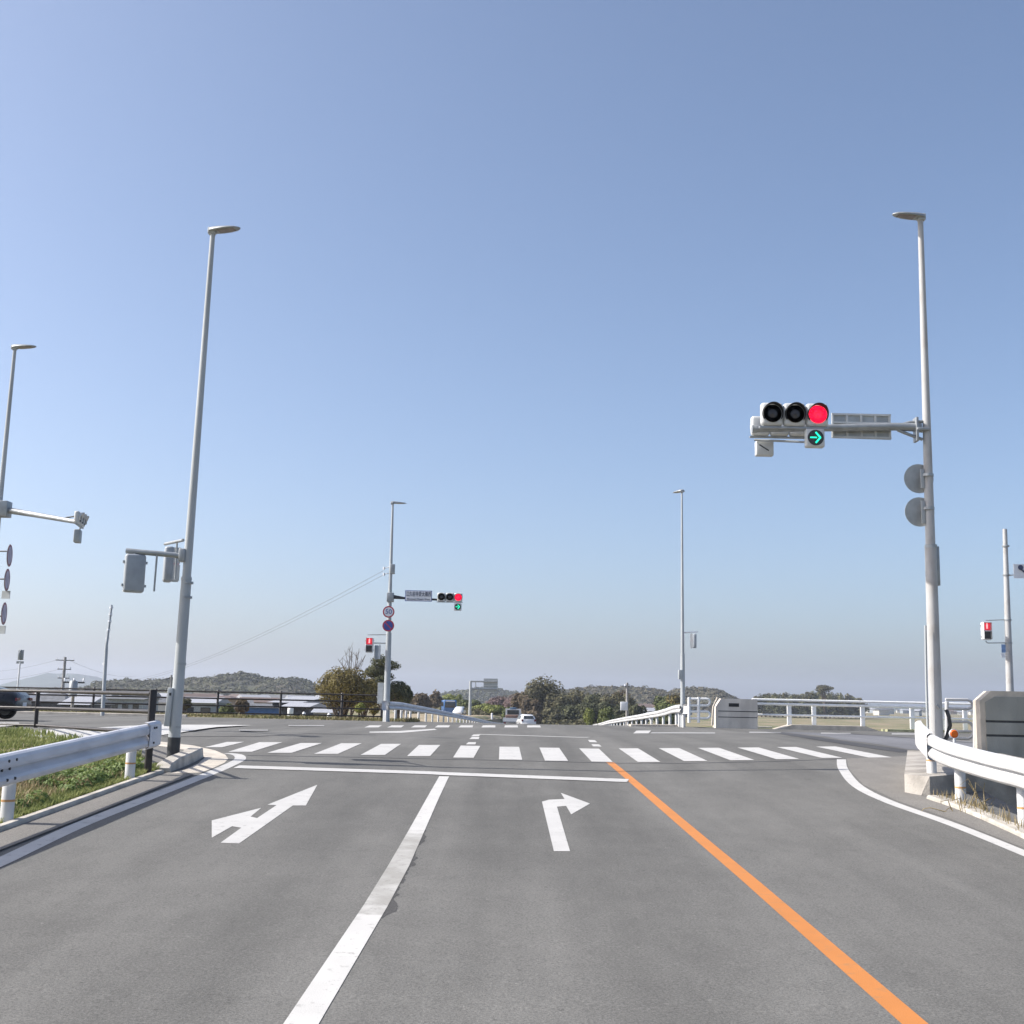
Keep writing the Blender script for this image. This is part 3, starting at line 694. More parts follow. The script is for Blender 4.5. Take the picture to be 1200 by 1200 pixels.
# recessed face panels proud frame : the face is made of boards with grooves between them
fw_ = .09
gz = [at(1170,845.5,nY).z, at(1170,862,nY).z]
levels = [-4.0]+[gz[1]-1.1, gz[1]-.02]
seg = [(-4.0,gz[1]-1.12),(gz[1]-1.08,gz[1]-.02),(gz[1]+.02,gz[0]-.02),(gz[0]+.02,zT-.1)]
for i, (za, zb2) in enumerate(seg):
    k = MB()
    if i == 3: pol = [(xL+fw_,nY,za),(16,nY,za),(16,nY,zb2),(xCh+.06,nY,zb2),(xL+fw_,nY,min(zCh-.03,zb2))]
    else: pol = [(xL+fw_,nY,za),(16,nY,za),(16,nY,zb2),(xL+fw_,nY,zb2)]
    k.prism(pol, (0,-.025,0)); k.build('face_panel', M_CONCD, root)
for z_ in (gz[0], gz[1], gz[1]-1.1):
    k = MB(); k.box(((xL+fw_+16)/2, nY-.004, z_), (16-xL-fw_, .012, .05)); k.build('groove', M_DARKM, root)
# bridge abutment ground below right: low slab
# ------------------------------------------------------------------ poles, lamps
def lamp_head(root, top, d, L, w=.26, tilt=.06, hgt=.1):
    """LED head: a tapered flat shell pointing along d"""
    d = Vector(d).normalized(); s = Vector((-d.y, d.x, 0)); up = Vector((0,0,1)); b = MB(); vs = []; n = 9
    prof = [(-.12,.55,.75),(-.05,.8,1.0),(.1,.85,1.05),(.3,1,.9),(.6,1,.7),(.85,.75,.5),(1,.25,.2)]
    for t, ww, hh in prof:
        c = top+d*(t*L)+up*(tilt*t*L)
        for q in range(10):
            a = math.pi*q/9; vs.append(c+s*(math.cos(a)*w/2*ww)+up*(math.sin(a)*hgt*hh))
    K = 10; fs = [(i*K+j, i*K+j+1, (i+1)*K+j+1, (i+1)*K+j) for i in range(len(prof)-1) for j in range(K-1)]
    fs += [(i*K, (i+1)*K, (i+1)*K+K-1, i*K+K-1) for i in range(len(prof)-1)]+[tuple(range(K)), tuple(range((len(prof)-1)*K, len(prof)*K))]
    b.add(vs, fs, True); o = b.build('lamp_head', M_GREYM, root)
    k = MB(); c0, c1 = top+d*(.22*L)+up*(tilt*.22*L-.008), top+d*(.82*L)+up*(tilt*.82*L-.008)
    k.prism([c0+s*w*.36, c0-s*w*.36, c1-s*w*.3, c1+s*w*.3], (0,0,.006)); k.build('diffuser', mat('lamp_glass', (.22,.19,.18), .2), o)
    k = MB(); k.box(top+Vector((0,0,.02))-d*.02, (.14,.14,.13), bev=.02); k.build('joint', M_POLE, o)
def lamp_post(label, base, top, joint, r, m, d, L, band_=None, group=None, w=.26, segs=None, cap=None):
    root = thing('street_lamp', label, 'street lamp', base, group)
    ax = top-base; pj = base+ax*joint
    k = MB(); k.path([base-ax.normalized()*.3, pj], [r[0], r[1]], 20); k.build('pole', m, root)
    k = MB(); k.path([pj+ax*.0005, top], [r[1]*.86, r[2]], 18); k.build('upper_pole', m, root)
    k = MB(); k.path([pj-ax.normalized()*.02, pj+ax.normalized()*.03], [r[1]*1.06, r[1]*1.04], 20); k.build('collar', M_POLE, root)
    if band_:
        k = MB(); k.path([base+ax.normalized()*band_[0], base+ax.normalized()*band_[1]], [r[0]*1.03, r[0]*1.03], 20); k.build('base_wrap', M_BASE, root)
    lamp_head(root, top, d, L, w)
    return root
# A: tall left post
bA = G(202.5,888); tA = at(249.5,272,bA.y); YA = bA.y
A_ = lamp_post('tall grey lamp post with dark base wrap at the left corner', bA, tA, .325, (.108,.093,.046), M_POLE, (1,-.25,0), .56, (-.02,.36))
k = MB(); c = (at(201.5,806,YA)+at(197.5,851,YA))/2; hh = at(203.5,806,YA).z-at(200,851,YA).z
k.box(c+Vector((.0,-.08,0)), (.10,.09,hh), ry=.05, bev=.012); cb = k.build('cable_cover', M_POLE, A_)
k = MB(); k.box(at(202,813.5,YA)+Vector((0,-.14,0)), (.035,.01,.05)); k.build('latch', M_DARKM, cb)
for py, px in ((683,220),(778,211.5),(852,205.5),(700,218.5)):
    k = MB(); q = at(px,py,YA); k.lathe(q, [(-.02,.103),(.02,.103)], 'Z', 20); k.build('clamp_band', M_GREYM, A_)
# B: right post
YB = 21.7; bB = at(1098,884,YB); tB = at(1078.5,256,YB)
B_ = lamp_post('tall rust streaked lamp post carrying the large traffic light on the right', bB, tB, .37, (.120,.102,.05), M_POLER, (-1,-.15,0), .56, (.0,.28))
k = MB(); k.path([at(1087.5,864,YB-.12), at(1085.5,800,YB-.12), at(1084.5,733,YB-.12)], .022, 8); k.build('conduit', M_POLE, B_)
k = MB(); q0 = at(1098.5,640,YB); q1 = at(1100.5,686,YB); k.box((q0+q1)/2+Vector((0,.12,0)), (.08,.2,q0.z-q1.z), bev=.01); k.build('terminal_box', M_GREYM, B_)
k = MB(); k.path([at(1109,832,YB), at(1112,840,YB-.05), at(1113.5,850,YB-.05), at(1110,862,YB), at(1105,873,YB)], .035, 8); k.build('cable', M_BASE, B_)
k = MB(); k.path([at(1097,826,YB-.14), at(1101,830,YB-.14)], .02, 6); k.build('bracket', M_GREYM, B_)
for py, px in ((557,1087),(596,1088),(640,1091),(868,1098)):
    k = MB(); k.lathe(at(px,py,YB), [(-.025,.108),(.025,.108)], 'Z', 20); k.build('clamp_band', M_GREYM, B_)
def arm(name, root, pts, rs, m=M_GREYM):
    k = MB(); k.path(pts, rs, 12); return k.build(name, m, root)
arm('signal_arm', B_, [at(1079,501,YB), at(1048,500,YB), at(886,503,YB)], [.085,.075,.06])
arm('brace', B_, [at(1081,494,YB), at(1066,495,YB), at(1052,499,YB)], [.03,.03,.03]); arm('brace', B_, [at(1081,515,YB), at(1067,510,YB), at(1052,504,YB)], [.03,.03,.03])
k = MB(); q0, q1 = at(1081,490,YB), at(1082,518,YB); k.box((q0+q1)/2+Vector((-.02,0,0)), (.24,.24,.05), bev=.01); k.box((q0+q1)/2+Vector((-.13,0,0)), (.05,.2,q0.z-q1.z), bev=.01); k.build('arm_clamp', M_GREYM, B_)
k = MB(); k.lathe(at(885,503,YB), [(-.06,.075),(.02,.075)], 'X', 14); k.build('arm_cap', M_GREYM, B_)

def disc_sign(name, label, c, nrm, r, face, parent_kind=None, back=True, extra=None, cat='road sign'):
    """round sign; nrm = facing direction"""
    root = thing(name, label, cat, c); nrm = Vector(nrm).normalized(); s = Vector((-nrm.y, nrm.x, 0)).normalized()
    def disc(rr, t0, t1):
        b = MB(); n = 28; vs = []
        for t in (t0, t1):
            for k in range(n):
                q = 2*math.pi*k/n; vs.append(c+nrm*t+s*rr*math.cos(q)+Vector((0,0,rr*math.sin(q))))
        b.add(vs, [list(range(n)), list(range(n,2*n))[::-1]]+[(k,(k+1)%n,(k+1)%n+n,k+n) for k in range(n)]); return b
    disc(r, -.012, 0).build('sign_back_plate', M_SBACK, root)
    if face == '50':
        disc(r*.99, .001, .003).build('sign_rim', M_SRED, root); f = disc(r*.78, .004, .006).build('sign_face', M_SWHITE, root)
        text_mesh('speed_number', '50', r*1.12, c+nrm*.012, M_SBLUE, root, 1.05)
    elif face == 'nopark':
        disc(r*.99, .001, .003).build('sign_rim', M_SRED, root); disc(r*.78, .004, .006).build('sign_face', M_SBLUE, root)
        k = MB(); k.box(c+nrm*.008, (r*1.55, .004, r*.16), ry=R(45)); k.build('slash', M_SRED, root)
    elif face == 'dull':
        disc(r*.99, .001, .003).build('sign_rim', mat('shaded_red', (.30,.13,.15), .6), root); disc(r*.78, .004, .006).build('sign_face', mat('shaded_violet', (.42,.38,.46), .6), root)  # shade on the edge-on signs is mixed into rim and face colours
    return root
# two discs seen from behind on post B
for i, (px, py, lab) in enumerate(((1076.5,561,'upper of two round signs seen from behind on the tall right post'), (1077.5,600,'lower of two round signs seen from behind on the tall right post'))):
    s = disc_sign('round_sign', lab, at(px,py,YB+.12), (0,1,0), .275, 'dull')
    k = MB(); q = at(px+4.5,py,YB-.02); k.box(q, (.07,.03,.36 if i == 0 else .42), bev=.005); k.build('back_bar', M_POLE, s)
    k = MB(); q2 = at(px+10,py+9,YB); k.tube(at(px+3,py+7,YB+.02), q2, .015); k.build('bracket', M_GREYM, s)

# ------------------------------------------------------------------ traffic lights
def tl(label, c, u, lit, facing=1, arrow=None, group=None, hood=None):
    """horizontal three-lens head centred at c; u = lens spacing; facing=1 towards the viewer (-Y)"""
    root = thing('traffic_light', label, 'traffic light', c, group); f = -facing
    r = u*.40
    for i in (-1,0,1):
        k = MB(); cc = c+Vector((i*u*1.0,0,0))
        k.box(cc+Vector((0,0,0)), (u*.985, u*.42, u*1.06), bev=u*.16); ho = k.build('housing', M_HOUS, root)
        on = (lit == 'red' and i == facing)
        k = MB(); k.lathe(cc+Vector((0,f*u*.24,0)), [(0,r) if f<0 else (0,r),(f*-.0,r*.5),(f*.02,0)], 'Y', 28); k.build('lens', M_RED if on else M_LENS, ho)
        # hood : a half-open visor
        k = MB(); n = 22; vs = []; fs = []
        for j in range(n+1):
            a = R(-35)+j/n*R(250); ln = u*.34*(.35+.65*max(0, math.sin(a))) if True else 0
            for rr in (r*1.08, r*1.15):
                x, z = rr*math.cos(a), rr*math.sin(a)
                vs += [cc+Vector((x, f*u*.2, z)), cc+Vector((x, f*(u*.22+ln), z))]
        for j in range(n):
            b0, b1 = 4*j, 4*j+4
            fs += [(b0,b0+1,b1+1,b1),(b0+2,b1+2,b1+3,b0+3),(b0+1,b0+3,b1+3,b1+1)]
        k.add(vs, fs, True); k.build('hood', hood or (M_BLACK if facing == 1 else M_HOUS), ho)
    k = MB(); k.box(c-Vector((0,0,u*.58)), (u*3.1,u*.2,u*.08)); k.build('mounting_bar', M_GREYM, root)
    return root
def arrow_lamp(label, c, s):
    root = thing('arrow_signal', label, 'arrow signal', c)
    k = MB(); k.box(c, (s,s*.5,s), bev=s*.08); k.build('housing', M_HOUS, root)
    k = MB(); k.lathe(c+Vector((0,-s*.26,0)), [(0,s*.43),(-.004,s*.43)], 'Y', 28); k.build('lens', M_LENS, root)
    k = MB(); y = -s*.29; w = s*.045
    k.box(c+Vector((-s*.12,y,0)), (s*.36,.004,w*1.6))
    for sg in (1,-1): k.box(c+Vector((s*.12,y-.005,sg*s*.14)), (s*.40,.004,w*2.0), ry=sg*R(50))
    k.build('arrow', M_GREEN, root)
    return root
uu = .415
cB = at(930.5,486.5,YB-.25); tl('large horizontal traffic light showing red on the right arm', cB, uu, 'red')
k = MB(); arrow_lamp('green right arrow lamp below the large red traffic light', at(954.5,514,YB-.3), .34)
tlb = tl('traffic light facing away seen from behind on the right arm end', at(913,500,YB+.35), .36, None, -1)
sg = thing('arrow_signal', 'small grey arrow lamp box facing away under the right arm end', 'arrow signal', at(895.5,526,YB+.3))
k = MB(); k.box(at(895.5,526,YB+.3), (.33,.16,.28), bev=.02); k.build('housing', M_HOUS, sg)
k = MB(); k.tube(at(890,521,YB+.1), at(901,528,YB+.1), .012); k.build('cable', M_BASE, sg)
k = MB(); k.tube(at(884,515.5,YB+.2), at(944,518,YB-.2), .022); k.build('crossbar', M_GREYM, sg)
# name plate seen from behind
npb = thing('name_plate', 'framed place name plate seen from behind on the right signal arm', 'name plate', at(1009,500,YB))
a, c = at(974,484.5,YB+.13), at(1044,515,YB+.13)
k = MB(); k.box((a+c)/2, (c.x-a.x, .03, a.z-c.z), ry=.01); k.build('plate', M_SBACK, npb)
for z0, z1 in ((484.5,497),(503,514.5)):
    pass
for i in range(5):
    x = a.x+(c.x-a.x)*(i/4*.96+.02); k = MB(); k.box((x, a.y-.03, (a.z+c.z)/2), (.035,.03,a.z-c.z)); k.build('stiffener', M_HOUS, npb)
for z in (a.z-.02, c.z+.02, (a.z+c.z)/2+.06):
    k = MB(); k.box(((a.x+c.x)/2, a.y-.032, z), (c.x-a.x,.03,.035)); k.build('rail', M_HOUS, npb)

# pedestrian signals
def ped(label, c, s, kind, rz=0):
    """kind front (lit red), back, side"""
    root = thing('pedestrian_signal', label, 'pedestrian signal', c)
    M = Matrix.Rotation(rz,3,'Z')
    k = MB(); k.box(c, (.40*s,.2*s,.76*s), rz=rz, bev=.06*s); k.build('housing', M_SWHITE if kind == 'front' else mat('pedestrian_housing', (.33,.36,.39), .5, var=.05), root)
    for i, dz in enumerate((.185*s,-.185*s)):
        f = M@Vector((0,-.105*s,0)); k = MB(); k.box(c+f+Vector((0,0,dz)), (.29*s,.02*s,.30*s), rz=rz)
        ln = k.build('lens', M_PEDR if i == 0 else M_LENS, root)
        if i == 0:
            k = MB(); q = c+M@Vector((0,-.125*s,0))+Vector((0,0,dz)); k.box(q, (.07*s,.01,.18*s), rz=rz); k.box(q+Vector((0,0,.115*s)), (.05*s,.01,.05*s), rz=rz); k.build('figure', M_PEDW, ln)
        k = MB()
        k.box(c+M@Vector((0,-.16*s,0))+Vector((0,0,dz+.17*s)), (.33*s,.15*s,.012*s), rz=rz)
        for sx in (-1,1): k.box(c+M@Vector((sx*.165*s,-.16*s,0))+Vector((0,0,dz)), (.012*s,.15*s,.34*s), rz=rz)
        k.build('visor', M_HOUS, root)
    k = MB()
    for sx in (-1,1):
        for sz in (.22,-.24): k.box(c+M@Vector((sx*.215*s,0,sz*s)), (.04*s,.06*s,.05*s), rz=rz)
    k.build('latches', M_GREYM, root)
    return root
# on post A
arm('signal_arm', A_, [at(216,653,YA), at(205,650.5,YA-.05), at(148,645.5,YA-.1)], [.055,.05,.05])
k = MB(); q = at(214.5,651,YA); k.box(q, (.12,.2,.24), bev=.02); k.build('arm_clamp', M_GREYM, A_)
ped('rounded pedestrian signal seen from behind hanging on the tall left post arm', at(157.5,672,YA-.1), .92, 'back', rz=R(206))
k = MB(); k.tube(at(158,647,YA-.1), at(158,652,YA-.1), .03); k.build('hanger', M_GREYM, A_)
k = MB(); k.tube(at(184,650,YA-.1), at(180.5,693,YA-.1), .018); k.build('drop_rod', M_GREYM, A_)
arm('signal_arm', A_, [at(193.5,637.5,YA+1.1), at(214.5,633,YA+.15)], [.03,.03])
ped('narrow pedestrian signal seen edge on behind the tall left post arm', at(197.3,661.5,YA+.9), .88, 'side', rz=R(109))
k = MB(); k.tube(at(207.5,635,YA+.5), at(205.3,679,YA+.5), .018); k.build('drop_rod', M_GREYM, A_)

# C: post beyond on the left with signs
YC = 52.0; bC = at(452.5,845.5,YC); bC.z = zr(bC.x,YC); tC = at(460.3,590,YC)
C_ = lamp_post('slim lamp post with speed sign and small red traffic light beyond the crossing', bC, tC, .395, (.150,.115,.045), M_POLE, (1,.35,0), .62, None, w=.22)
arm('signal_arm', C_, [at(457.5,699,YC), at(474,701,YC), at(541,704,YC)], [.10,.05,.04], M_DARKM)
k = MB(); q = at(457.5,700,YC); k.box(q, (.3,.3,.4), bev=.02); k.build('arm_clamp', M_GREYM, C_)
k = MB(); q = at(460,667,YC); k.box(q, (.2,.24,.42), bev=.02); k.build('wire_bracket', M_GREYM, C_)
for dy in (664,671): 
    k = MB(); k.tube(at(458,dy,YC), at(450,dy+2,YC), .02); k.lathe(at(450,dy+2,YC), [(-.06,.045),(.06,.045)], 'Z', 10); k.build('insulator', M_SWHITE, C_)
sp = 1400/YC
tl('small horizontal traffic light showing red on the arm beyond the crossing', at(527.2,700,YC-.25), .365, 'red')
arrow_lamp('small green right arrow lamp under the far red traffic light', at(536.5,711.3,YC-.25), .32)
npl = thing('name_plate', 'white place name plate with dark characters on the far signal arm', 'name plate', at(490.5,698.5,YC-.12))
a, c = at(475,691.7,YC-.12), at(506,705,YC-.12)
k = MB(); k.box((a+c)/2, (c.x-a.x,.03,a.z-c.z)); k.build('plate', M_SBLUE, npl)
k = MB(); k.box((a+c)/2-Vector((0,.018,0)), (c.x-a.x-.05,.008,a.z-c.z-.05)); k.build('plate_face', M_SWHITE, npl)
text_mesh('characters', '江久前寺愛大橋西', .23, (a+c)/2+Vector((0,-.03,.065)), M_INK, npl, fit=(c.x-a.x)*.92)
text_mesh('roman_letters', 'Ekumaeji Ohashi West', .10, (a+c)/2+Vector((0,-.03,-.145)), M_INK, npl, fit=(c.x-a.x)*.85)
disc_sign('speed_sign', 'round red rimmed 50 speed limit sign on the far left post', at(455.4,717,YC-.17), (0,-1,0), .255, '50')
disc_sign('no_parking_sign', 'round blue sign with red rim below the 50 sign', at(455,733.2,YC-.17), (0,-1,0), .255, 'nopark')
k = MB(); k.tube(at(457.5,743.8,YC), at(431,743.8,YC), .02); k.tube(at(454.5,757,YC), at(452,753.8,YC), .02); k.tube(at(452,753.8,YC), at(436,753.5,YC), .022); k.build('signal_arm', M_GREYM, C_)
ped('far left pedestrian signal showing red beside the slim lamp post', at(433,756,YC-.05), .86, 'front')
ped('side on pedestrian signal hidden behind the far red pedestrian signal', at(440.7,764.5,YC+.1), .8, 'side', rz=R(99))
k = MB(); k.tube(at(445,755,YC), at(445,772,YC), .02); k.build('drop_rod', M_SWHITE, C_)
cb = thing('control_cabinet', 'grey control cabinet strapped behind the far left lamp post', 'cabinet', at(446,826,YC+.15))
k = MB(); a, c = at(443.5,800,YC+.15), at(449,825,YC+.15); k.box((a+c)/2, (.26,.22,a.z-c.z), bev=.01); k.build('case', M_SBACK, cb)
k = MB(); k.box((a+c)/2+Vector((0,-.115,0)), (.2,.01,(a.z-c.z)*.9)); k.build('door', M_HOUS, cb)
k = MB(); k.box(((a+c)/2)+Vector((.42,0,.2)), (.1,.1,2.4)); 

# D: lamp post beyond on the right
YD = 52.6; bD = at(800.3,850.3,YD); bD.z = zr(bD.x,YD); tD = at(799,576,YD)
D_ = lamp_post('slim lamp post beyond the crossing beside the far right guardrail', bD, tD, .30, (.115,.09,.038), M_POLE, (-.35,1,0), .75, None, w=.34)
k = MB(); a = at(797.2,785,YD); c = at(797,796,YD); k.box((a+c)/2, (.16,.2,a.z-c.z), bev=.01); k.build('cover', M_POLE, D_)
arm('signal_arm', D_, [at(801,741.3,YD), at(818,740.5,YD)], [.025,.025], M_SWHITE)
ped('white pedestrian signal seen side on at the far right lamp post', at(814,751,YD), .82, 'side', rz=R(-98))
k = MB(); k.tube(at(810,742,YD+.2), at(810,760,YD+.2), .018); k.build('drop_rod', M_GREYM, D_)

# E: far-left lamp post, its pole runs just outside the frame
YE = 31.6; pE0 = at(-26,851,YE); pE1 = at(17.5,408,YE)
E_ = lamp_post('lamp post cut by the left edge of the photo with a long signal arm', pE0, pE1, .34, (.115,.095,.045), M_POLE, (1,-.1,0), .6, None)
arm('signal_arm', E_, [at(0,597,YE), at(12,598.5,YE), at(40,603,YE-.8), at(92,612,YE-2)], [.16,.085,.07,.055])
k = MB(); a, c = at(-3,587.5,YE), at(7,606,YE); k.box((a+c)/2, (.42,.34,a.z-c.z), bev=.02); k.build('arm_clamp', M_GREYM, E_)
k = MB(); k.path([at(58,606,YE-1.2), at(70,609,YE-1.25), at(78,606.5,YE-1.4), at(88,605,YE-1.6)], .02, 6); k.build('cable', M_BASE, E_)
def tl_side(label, c, u, rz, hood=None):
    o = tl(label, Vector((0,0,0)), u, None, 1, hood=hood); o.location = c; o.rotation_euler = (0,0,rz); return o
tl_side('traffic light seen almost edge on at the end of the left signal arm', at(93.5,608.5,YE-2.1), .29, R(99), hood=M_HOUS)
asg = thing('arrow_signal', 'narrow arrow lamp hanging below the edge on left traffic light', 'arrow signal', at(91,628,YE-2.1))
k = MB(); k.box(at(91,628.5,YE-2.1), (.16,.3,.32), rz=.2, bev=.02); k.build('housing', M_GREYM, asg); k = MB(); k.tube(at(94,618,YE-2.1), at(92.5,624,YE-2.1), .02); k.build('hanger', M_GREYM, asg)
for i, (px, py, h, pl) in enumerate(((11.5,651,26,None),(8.5,679.5,26,(7,697)),(5,719,26,(1.5,738)))):
    s = disc_sign('round_sign', ['topmost of three edge on round signs at the left edge', 'middle of three edge on round signs, small plate below it', 'lowest of three edge on round signs at the left edge'][i], at(px,py,YE-1), (.985,.17,0), .29, 'dull')
    k = MB(); k.tube(at(-26,py-5+i*4,YE), at(px-2,py-5+i*4,YE-.9), .02); k.build('bracket', M_DARKM, s)
    if pl:
        k = MB(); k.box(at(pl[0],pl[1],YE-1), (.24,.02,.2), rz=R(-15)); k.build('sub_plate', M_SBACK, s)

# F: pole on the far right with pedestrian signal
YF = 50.0; bF = at(1185,856,YF); bF.z = zr(14, YF)
k = thing('signal_pole', 'plain rusty pole behind the parapet at the right edge', 'pole', bF)
b = MB(); b.path([bF, at(1177.5,620,YF)], [.17,.09], 14); b.build('pole', M_POLER, k)
for py in (640,674,726.5,753.5):
    b = MB(); b.lathe(at(1178.5+(py-640)*.03,py,YF), [(-.03,.15),(.03,.15)], 'Z', 14); b.build('clamp_band', M_GREYM, k)
b = MB(); b.tube(at(1155,727,YF), at(1185,726,YF), .018); b.tube(at(1155,751,YF), at(1157,753.5,YF), .02); b.tube(at(1157,753.5,YF), at(1186,753.3,YF), .02); b.build('bracket', M_GREYM, k)
ped('pedestrian signal showing red on the plain pole at the right edge', at(1155.5,739.5,YF-.05), .98, 'front')
sb = thing('small_sign', 'small blue sign above a white plate on the right edge pole', 'sign', at(1176,761,YF-.1))
b = MB(); b.box(at(1176,760,YF-.1), (.17,.02,.34)); b.build('blue_panel', mat('pale_blue', (.20,.32,.55), .5), sb); b = MB(); b.box(at(1175.5,768,YF-.1), (.17,.02,.18)); b.build('white_panel', M_SWHITE, sb)
ws = thing('direction_sign', 'white sign with dark symbol cut by the right edge of the photo', 'sign', at(1196,668,YF-.1))
b = MB(); a, c = at(1187.5,661,YF-.1), at(1212,678,YF-.1); b.box((a+c)/2, (c.x-a.x,.03,a.z-c.z)); b.build('panel', M_SWHITE, ws)
b = MB(); b.lathe(at(1196,665,YF-.14), [(0,.11),(-.01,.11)], 'Y', 16); b.box(at(1199,669,YF-.14), (.3,.01,.07), ry=R(40)); b.build('symbol', M_INK, ws)
b = MB(); b.tube(at(1180,674.5,YF), at(1190,673.5,YF), .03); b.build('bracket', M_SWHITE, ws)

# leaning measuring pole on the left, behind the crossing road
pG = at(119.5,845.5,52.0); pG.z = zr(pG.x, 52.0)-.02
k = thing('marker_pole', 'slim leaning white pole without lamp beyond the left crossing road', 'pole', pG)
b = MB(); b.path([pG, at(124.5,760,52.2), at(124.8,757,52.2)], [.085,.075,.07], 12); b.build('lower_pole', M_POLE, k)
b = MB(); b.path([at(124.8,757,52.2), at(131,709,52.4)], [.058,.045], 12); b.build('upper_pole', M_GREYM, k)
for px, py in ((122.3,778),(126,748),(127.3,738),(128.6,728),(129.6,720),(130.5,712)):
    b = MB(); b.lathe(at(px,py,52.3), [(-.04,.075),(.04,.075)], 'Z', 12); b.build('ring', M_SWHITE, k)

# small pole sign at far left
YS = 60; pS = at(19,815,YS)
k = thing('roadside_sign', 'small distant round sign with plate on a white pole at far left', 'road sign', pS)
b = MB(); b.path([at(18,835,YS), at(23.5,776,YS)], [.05,.045], 8); b.build('pole', M_SWHITE, k)
b = MB(); b.lathe(at(24.5,767.5,YS), [(-.01,.26),(.01,.26)], 'X', 20); b.build('sign_disc', M_SBACK, k)
b = MB(); b.box(at(24.5,767.5,YS), (.28,.03,.5), bev=.01); b.build('sign_panel', M_SBACK, k)
b = MB(); b.box(at(23.5,776.3,YS), (.36,.03,.12)); b.build('sub_plate', M_SBACK, k)

# utility poles and wires
def upole(label, px, top, Y, arms, tr=False, r=.14):
    p = at(px, top, Y); base = Vector((p.x, Y, H(p.x, Y)-.2)); k = thing('utility_pole', label, 'utility pole', base)
    b = MB(); b.path([base, p], [r*1.2, r*.8], 12); b.build('pole', M_UPOLE, k)
    for dz, L in arms:
        b = MB(); b.box(p-Vector((0,0,dz)), (L,.1,.1), rz=.25); b.build('crossarm', M_DARKM, k)
        b = MB()
        for t in (-.45,0,.45): b.lathe(p+Vector((t*L*.96,t*L*.25,-dz+.05)), [(0,.05),(.2,.06),(.22,.02)], 'Z', 8)
        b.build('insulators', M_SWHITE, k)
    if tr:
        b = MB(); b.lathe(p-Vector((-.1,.35,tr)), [(-.5,.26),(.45,.26),(.5,.2)], 'Z', 14); b.build('transformer', M_GREYM, k)
    return p, k
u1, _ = upole('concrete utility pole with two crossarms in front of the blue mountain', 76.5, 770, 150, [(.4,2.2),(1.5,1.6),(2.6,1.4)], r=.2)
u2, _ = upole('squat pole with crossarm and transformer behind the left fences', 87, 797, 78, [(.15,1.3)], .55, r=.12)
u3, u3r = upole('thin utility pole rising behind the far right guardrail near the dark trees', 735, 800, 120, [(.4,.5)], None, r=.14)
k = MB(); q = at(731.3,827.5,119.7); k.box(q, (.7,.3,.85), bev=.03); k.build('white_panel', M_SWHITE, u3r)
u4, _ = upole('thin utility pole half hidden behind the tall left lamp post', 201, 791, 160, [(.5,1.5)], r=.16)
def wire(label, a, b_, sag, grp, r=.012, n=14):
    pts = [a.lerp(b_, i/n)-Vector((0,0,sag*4*(i/n)*(1-i/n))) for i in range(n+1)]
    k = MB(); k.path(pts, r, 5); o = k.build('overhead_wire', M_WIRE); tag(o, label, 'wire', grp)
wa = at(449,669,YC); wire('upper sagging wire running from the far left lamp post to the town', wa, at(112,799,150), 1.5, 'overhead wires', .008)
wire('lower sagging wire running from the far left lamp post to the town', at(449,674,YC), at(100,802,150), 1.6, 'overhead wires', .008)
wire('wire running left from the top of the mountain utility pole', u1-Vector((.8,0,.3)), at(-40,787,190), .6, 'overhead wires', .014)
wire('wire falling right from the mountain utility pole', u1-Vector((-.8,0,.5)), at(160,792,260), .8, 'overhead wires', .014)
wire('second lower wire running left from the mountain utility pole', u1-Vector((.6,0,1.5)), at(-40,796,190), .6, 'overhead wires', .014)
# direction gantry
YG = 175; pg0 = at(550.5,842,YG); pg0.z = H(pg0.x, YG)-.1
k = thing('sign_gantry', 'grey one legged gantry with a direction board seen from behind', 'gantry', pg0)
b = MB(); b.path([pg0, at(551.5,798,YG)], [.22,.18], 12); b.build('pole', M_POLE, k)
for py in (798.5,807.5): b = MB(); b.tube(at(551.5,py,YG), at(583,py+.3,YG), .12); b.build('crossbeam', M_GREYM, k)
for px in (557.5,): b = MB(); b.tube(at(px,798.5,YG), at(px,807.5,YG), .06); b.build('strut', M_GREYM, k)
a, c = at(566.8,795,YG-.2), at(583,811.5,YG-.2); b = MB(); b.box((a+c)/2+Vector((0,.4,0)), (c.x-a.x,.08,a.z-c.z)); b.build('board', M_SBACK, k)
for i in range(5): b = MB(); z = a.z+(c.z-a.z)*(i+.5)/5; b.box(((a.x+c.x)/2, a.y+.3, z), (c.x-a.x,.06,.1)); b.build('rib', M_HOUS, k)

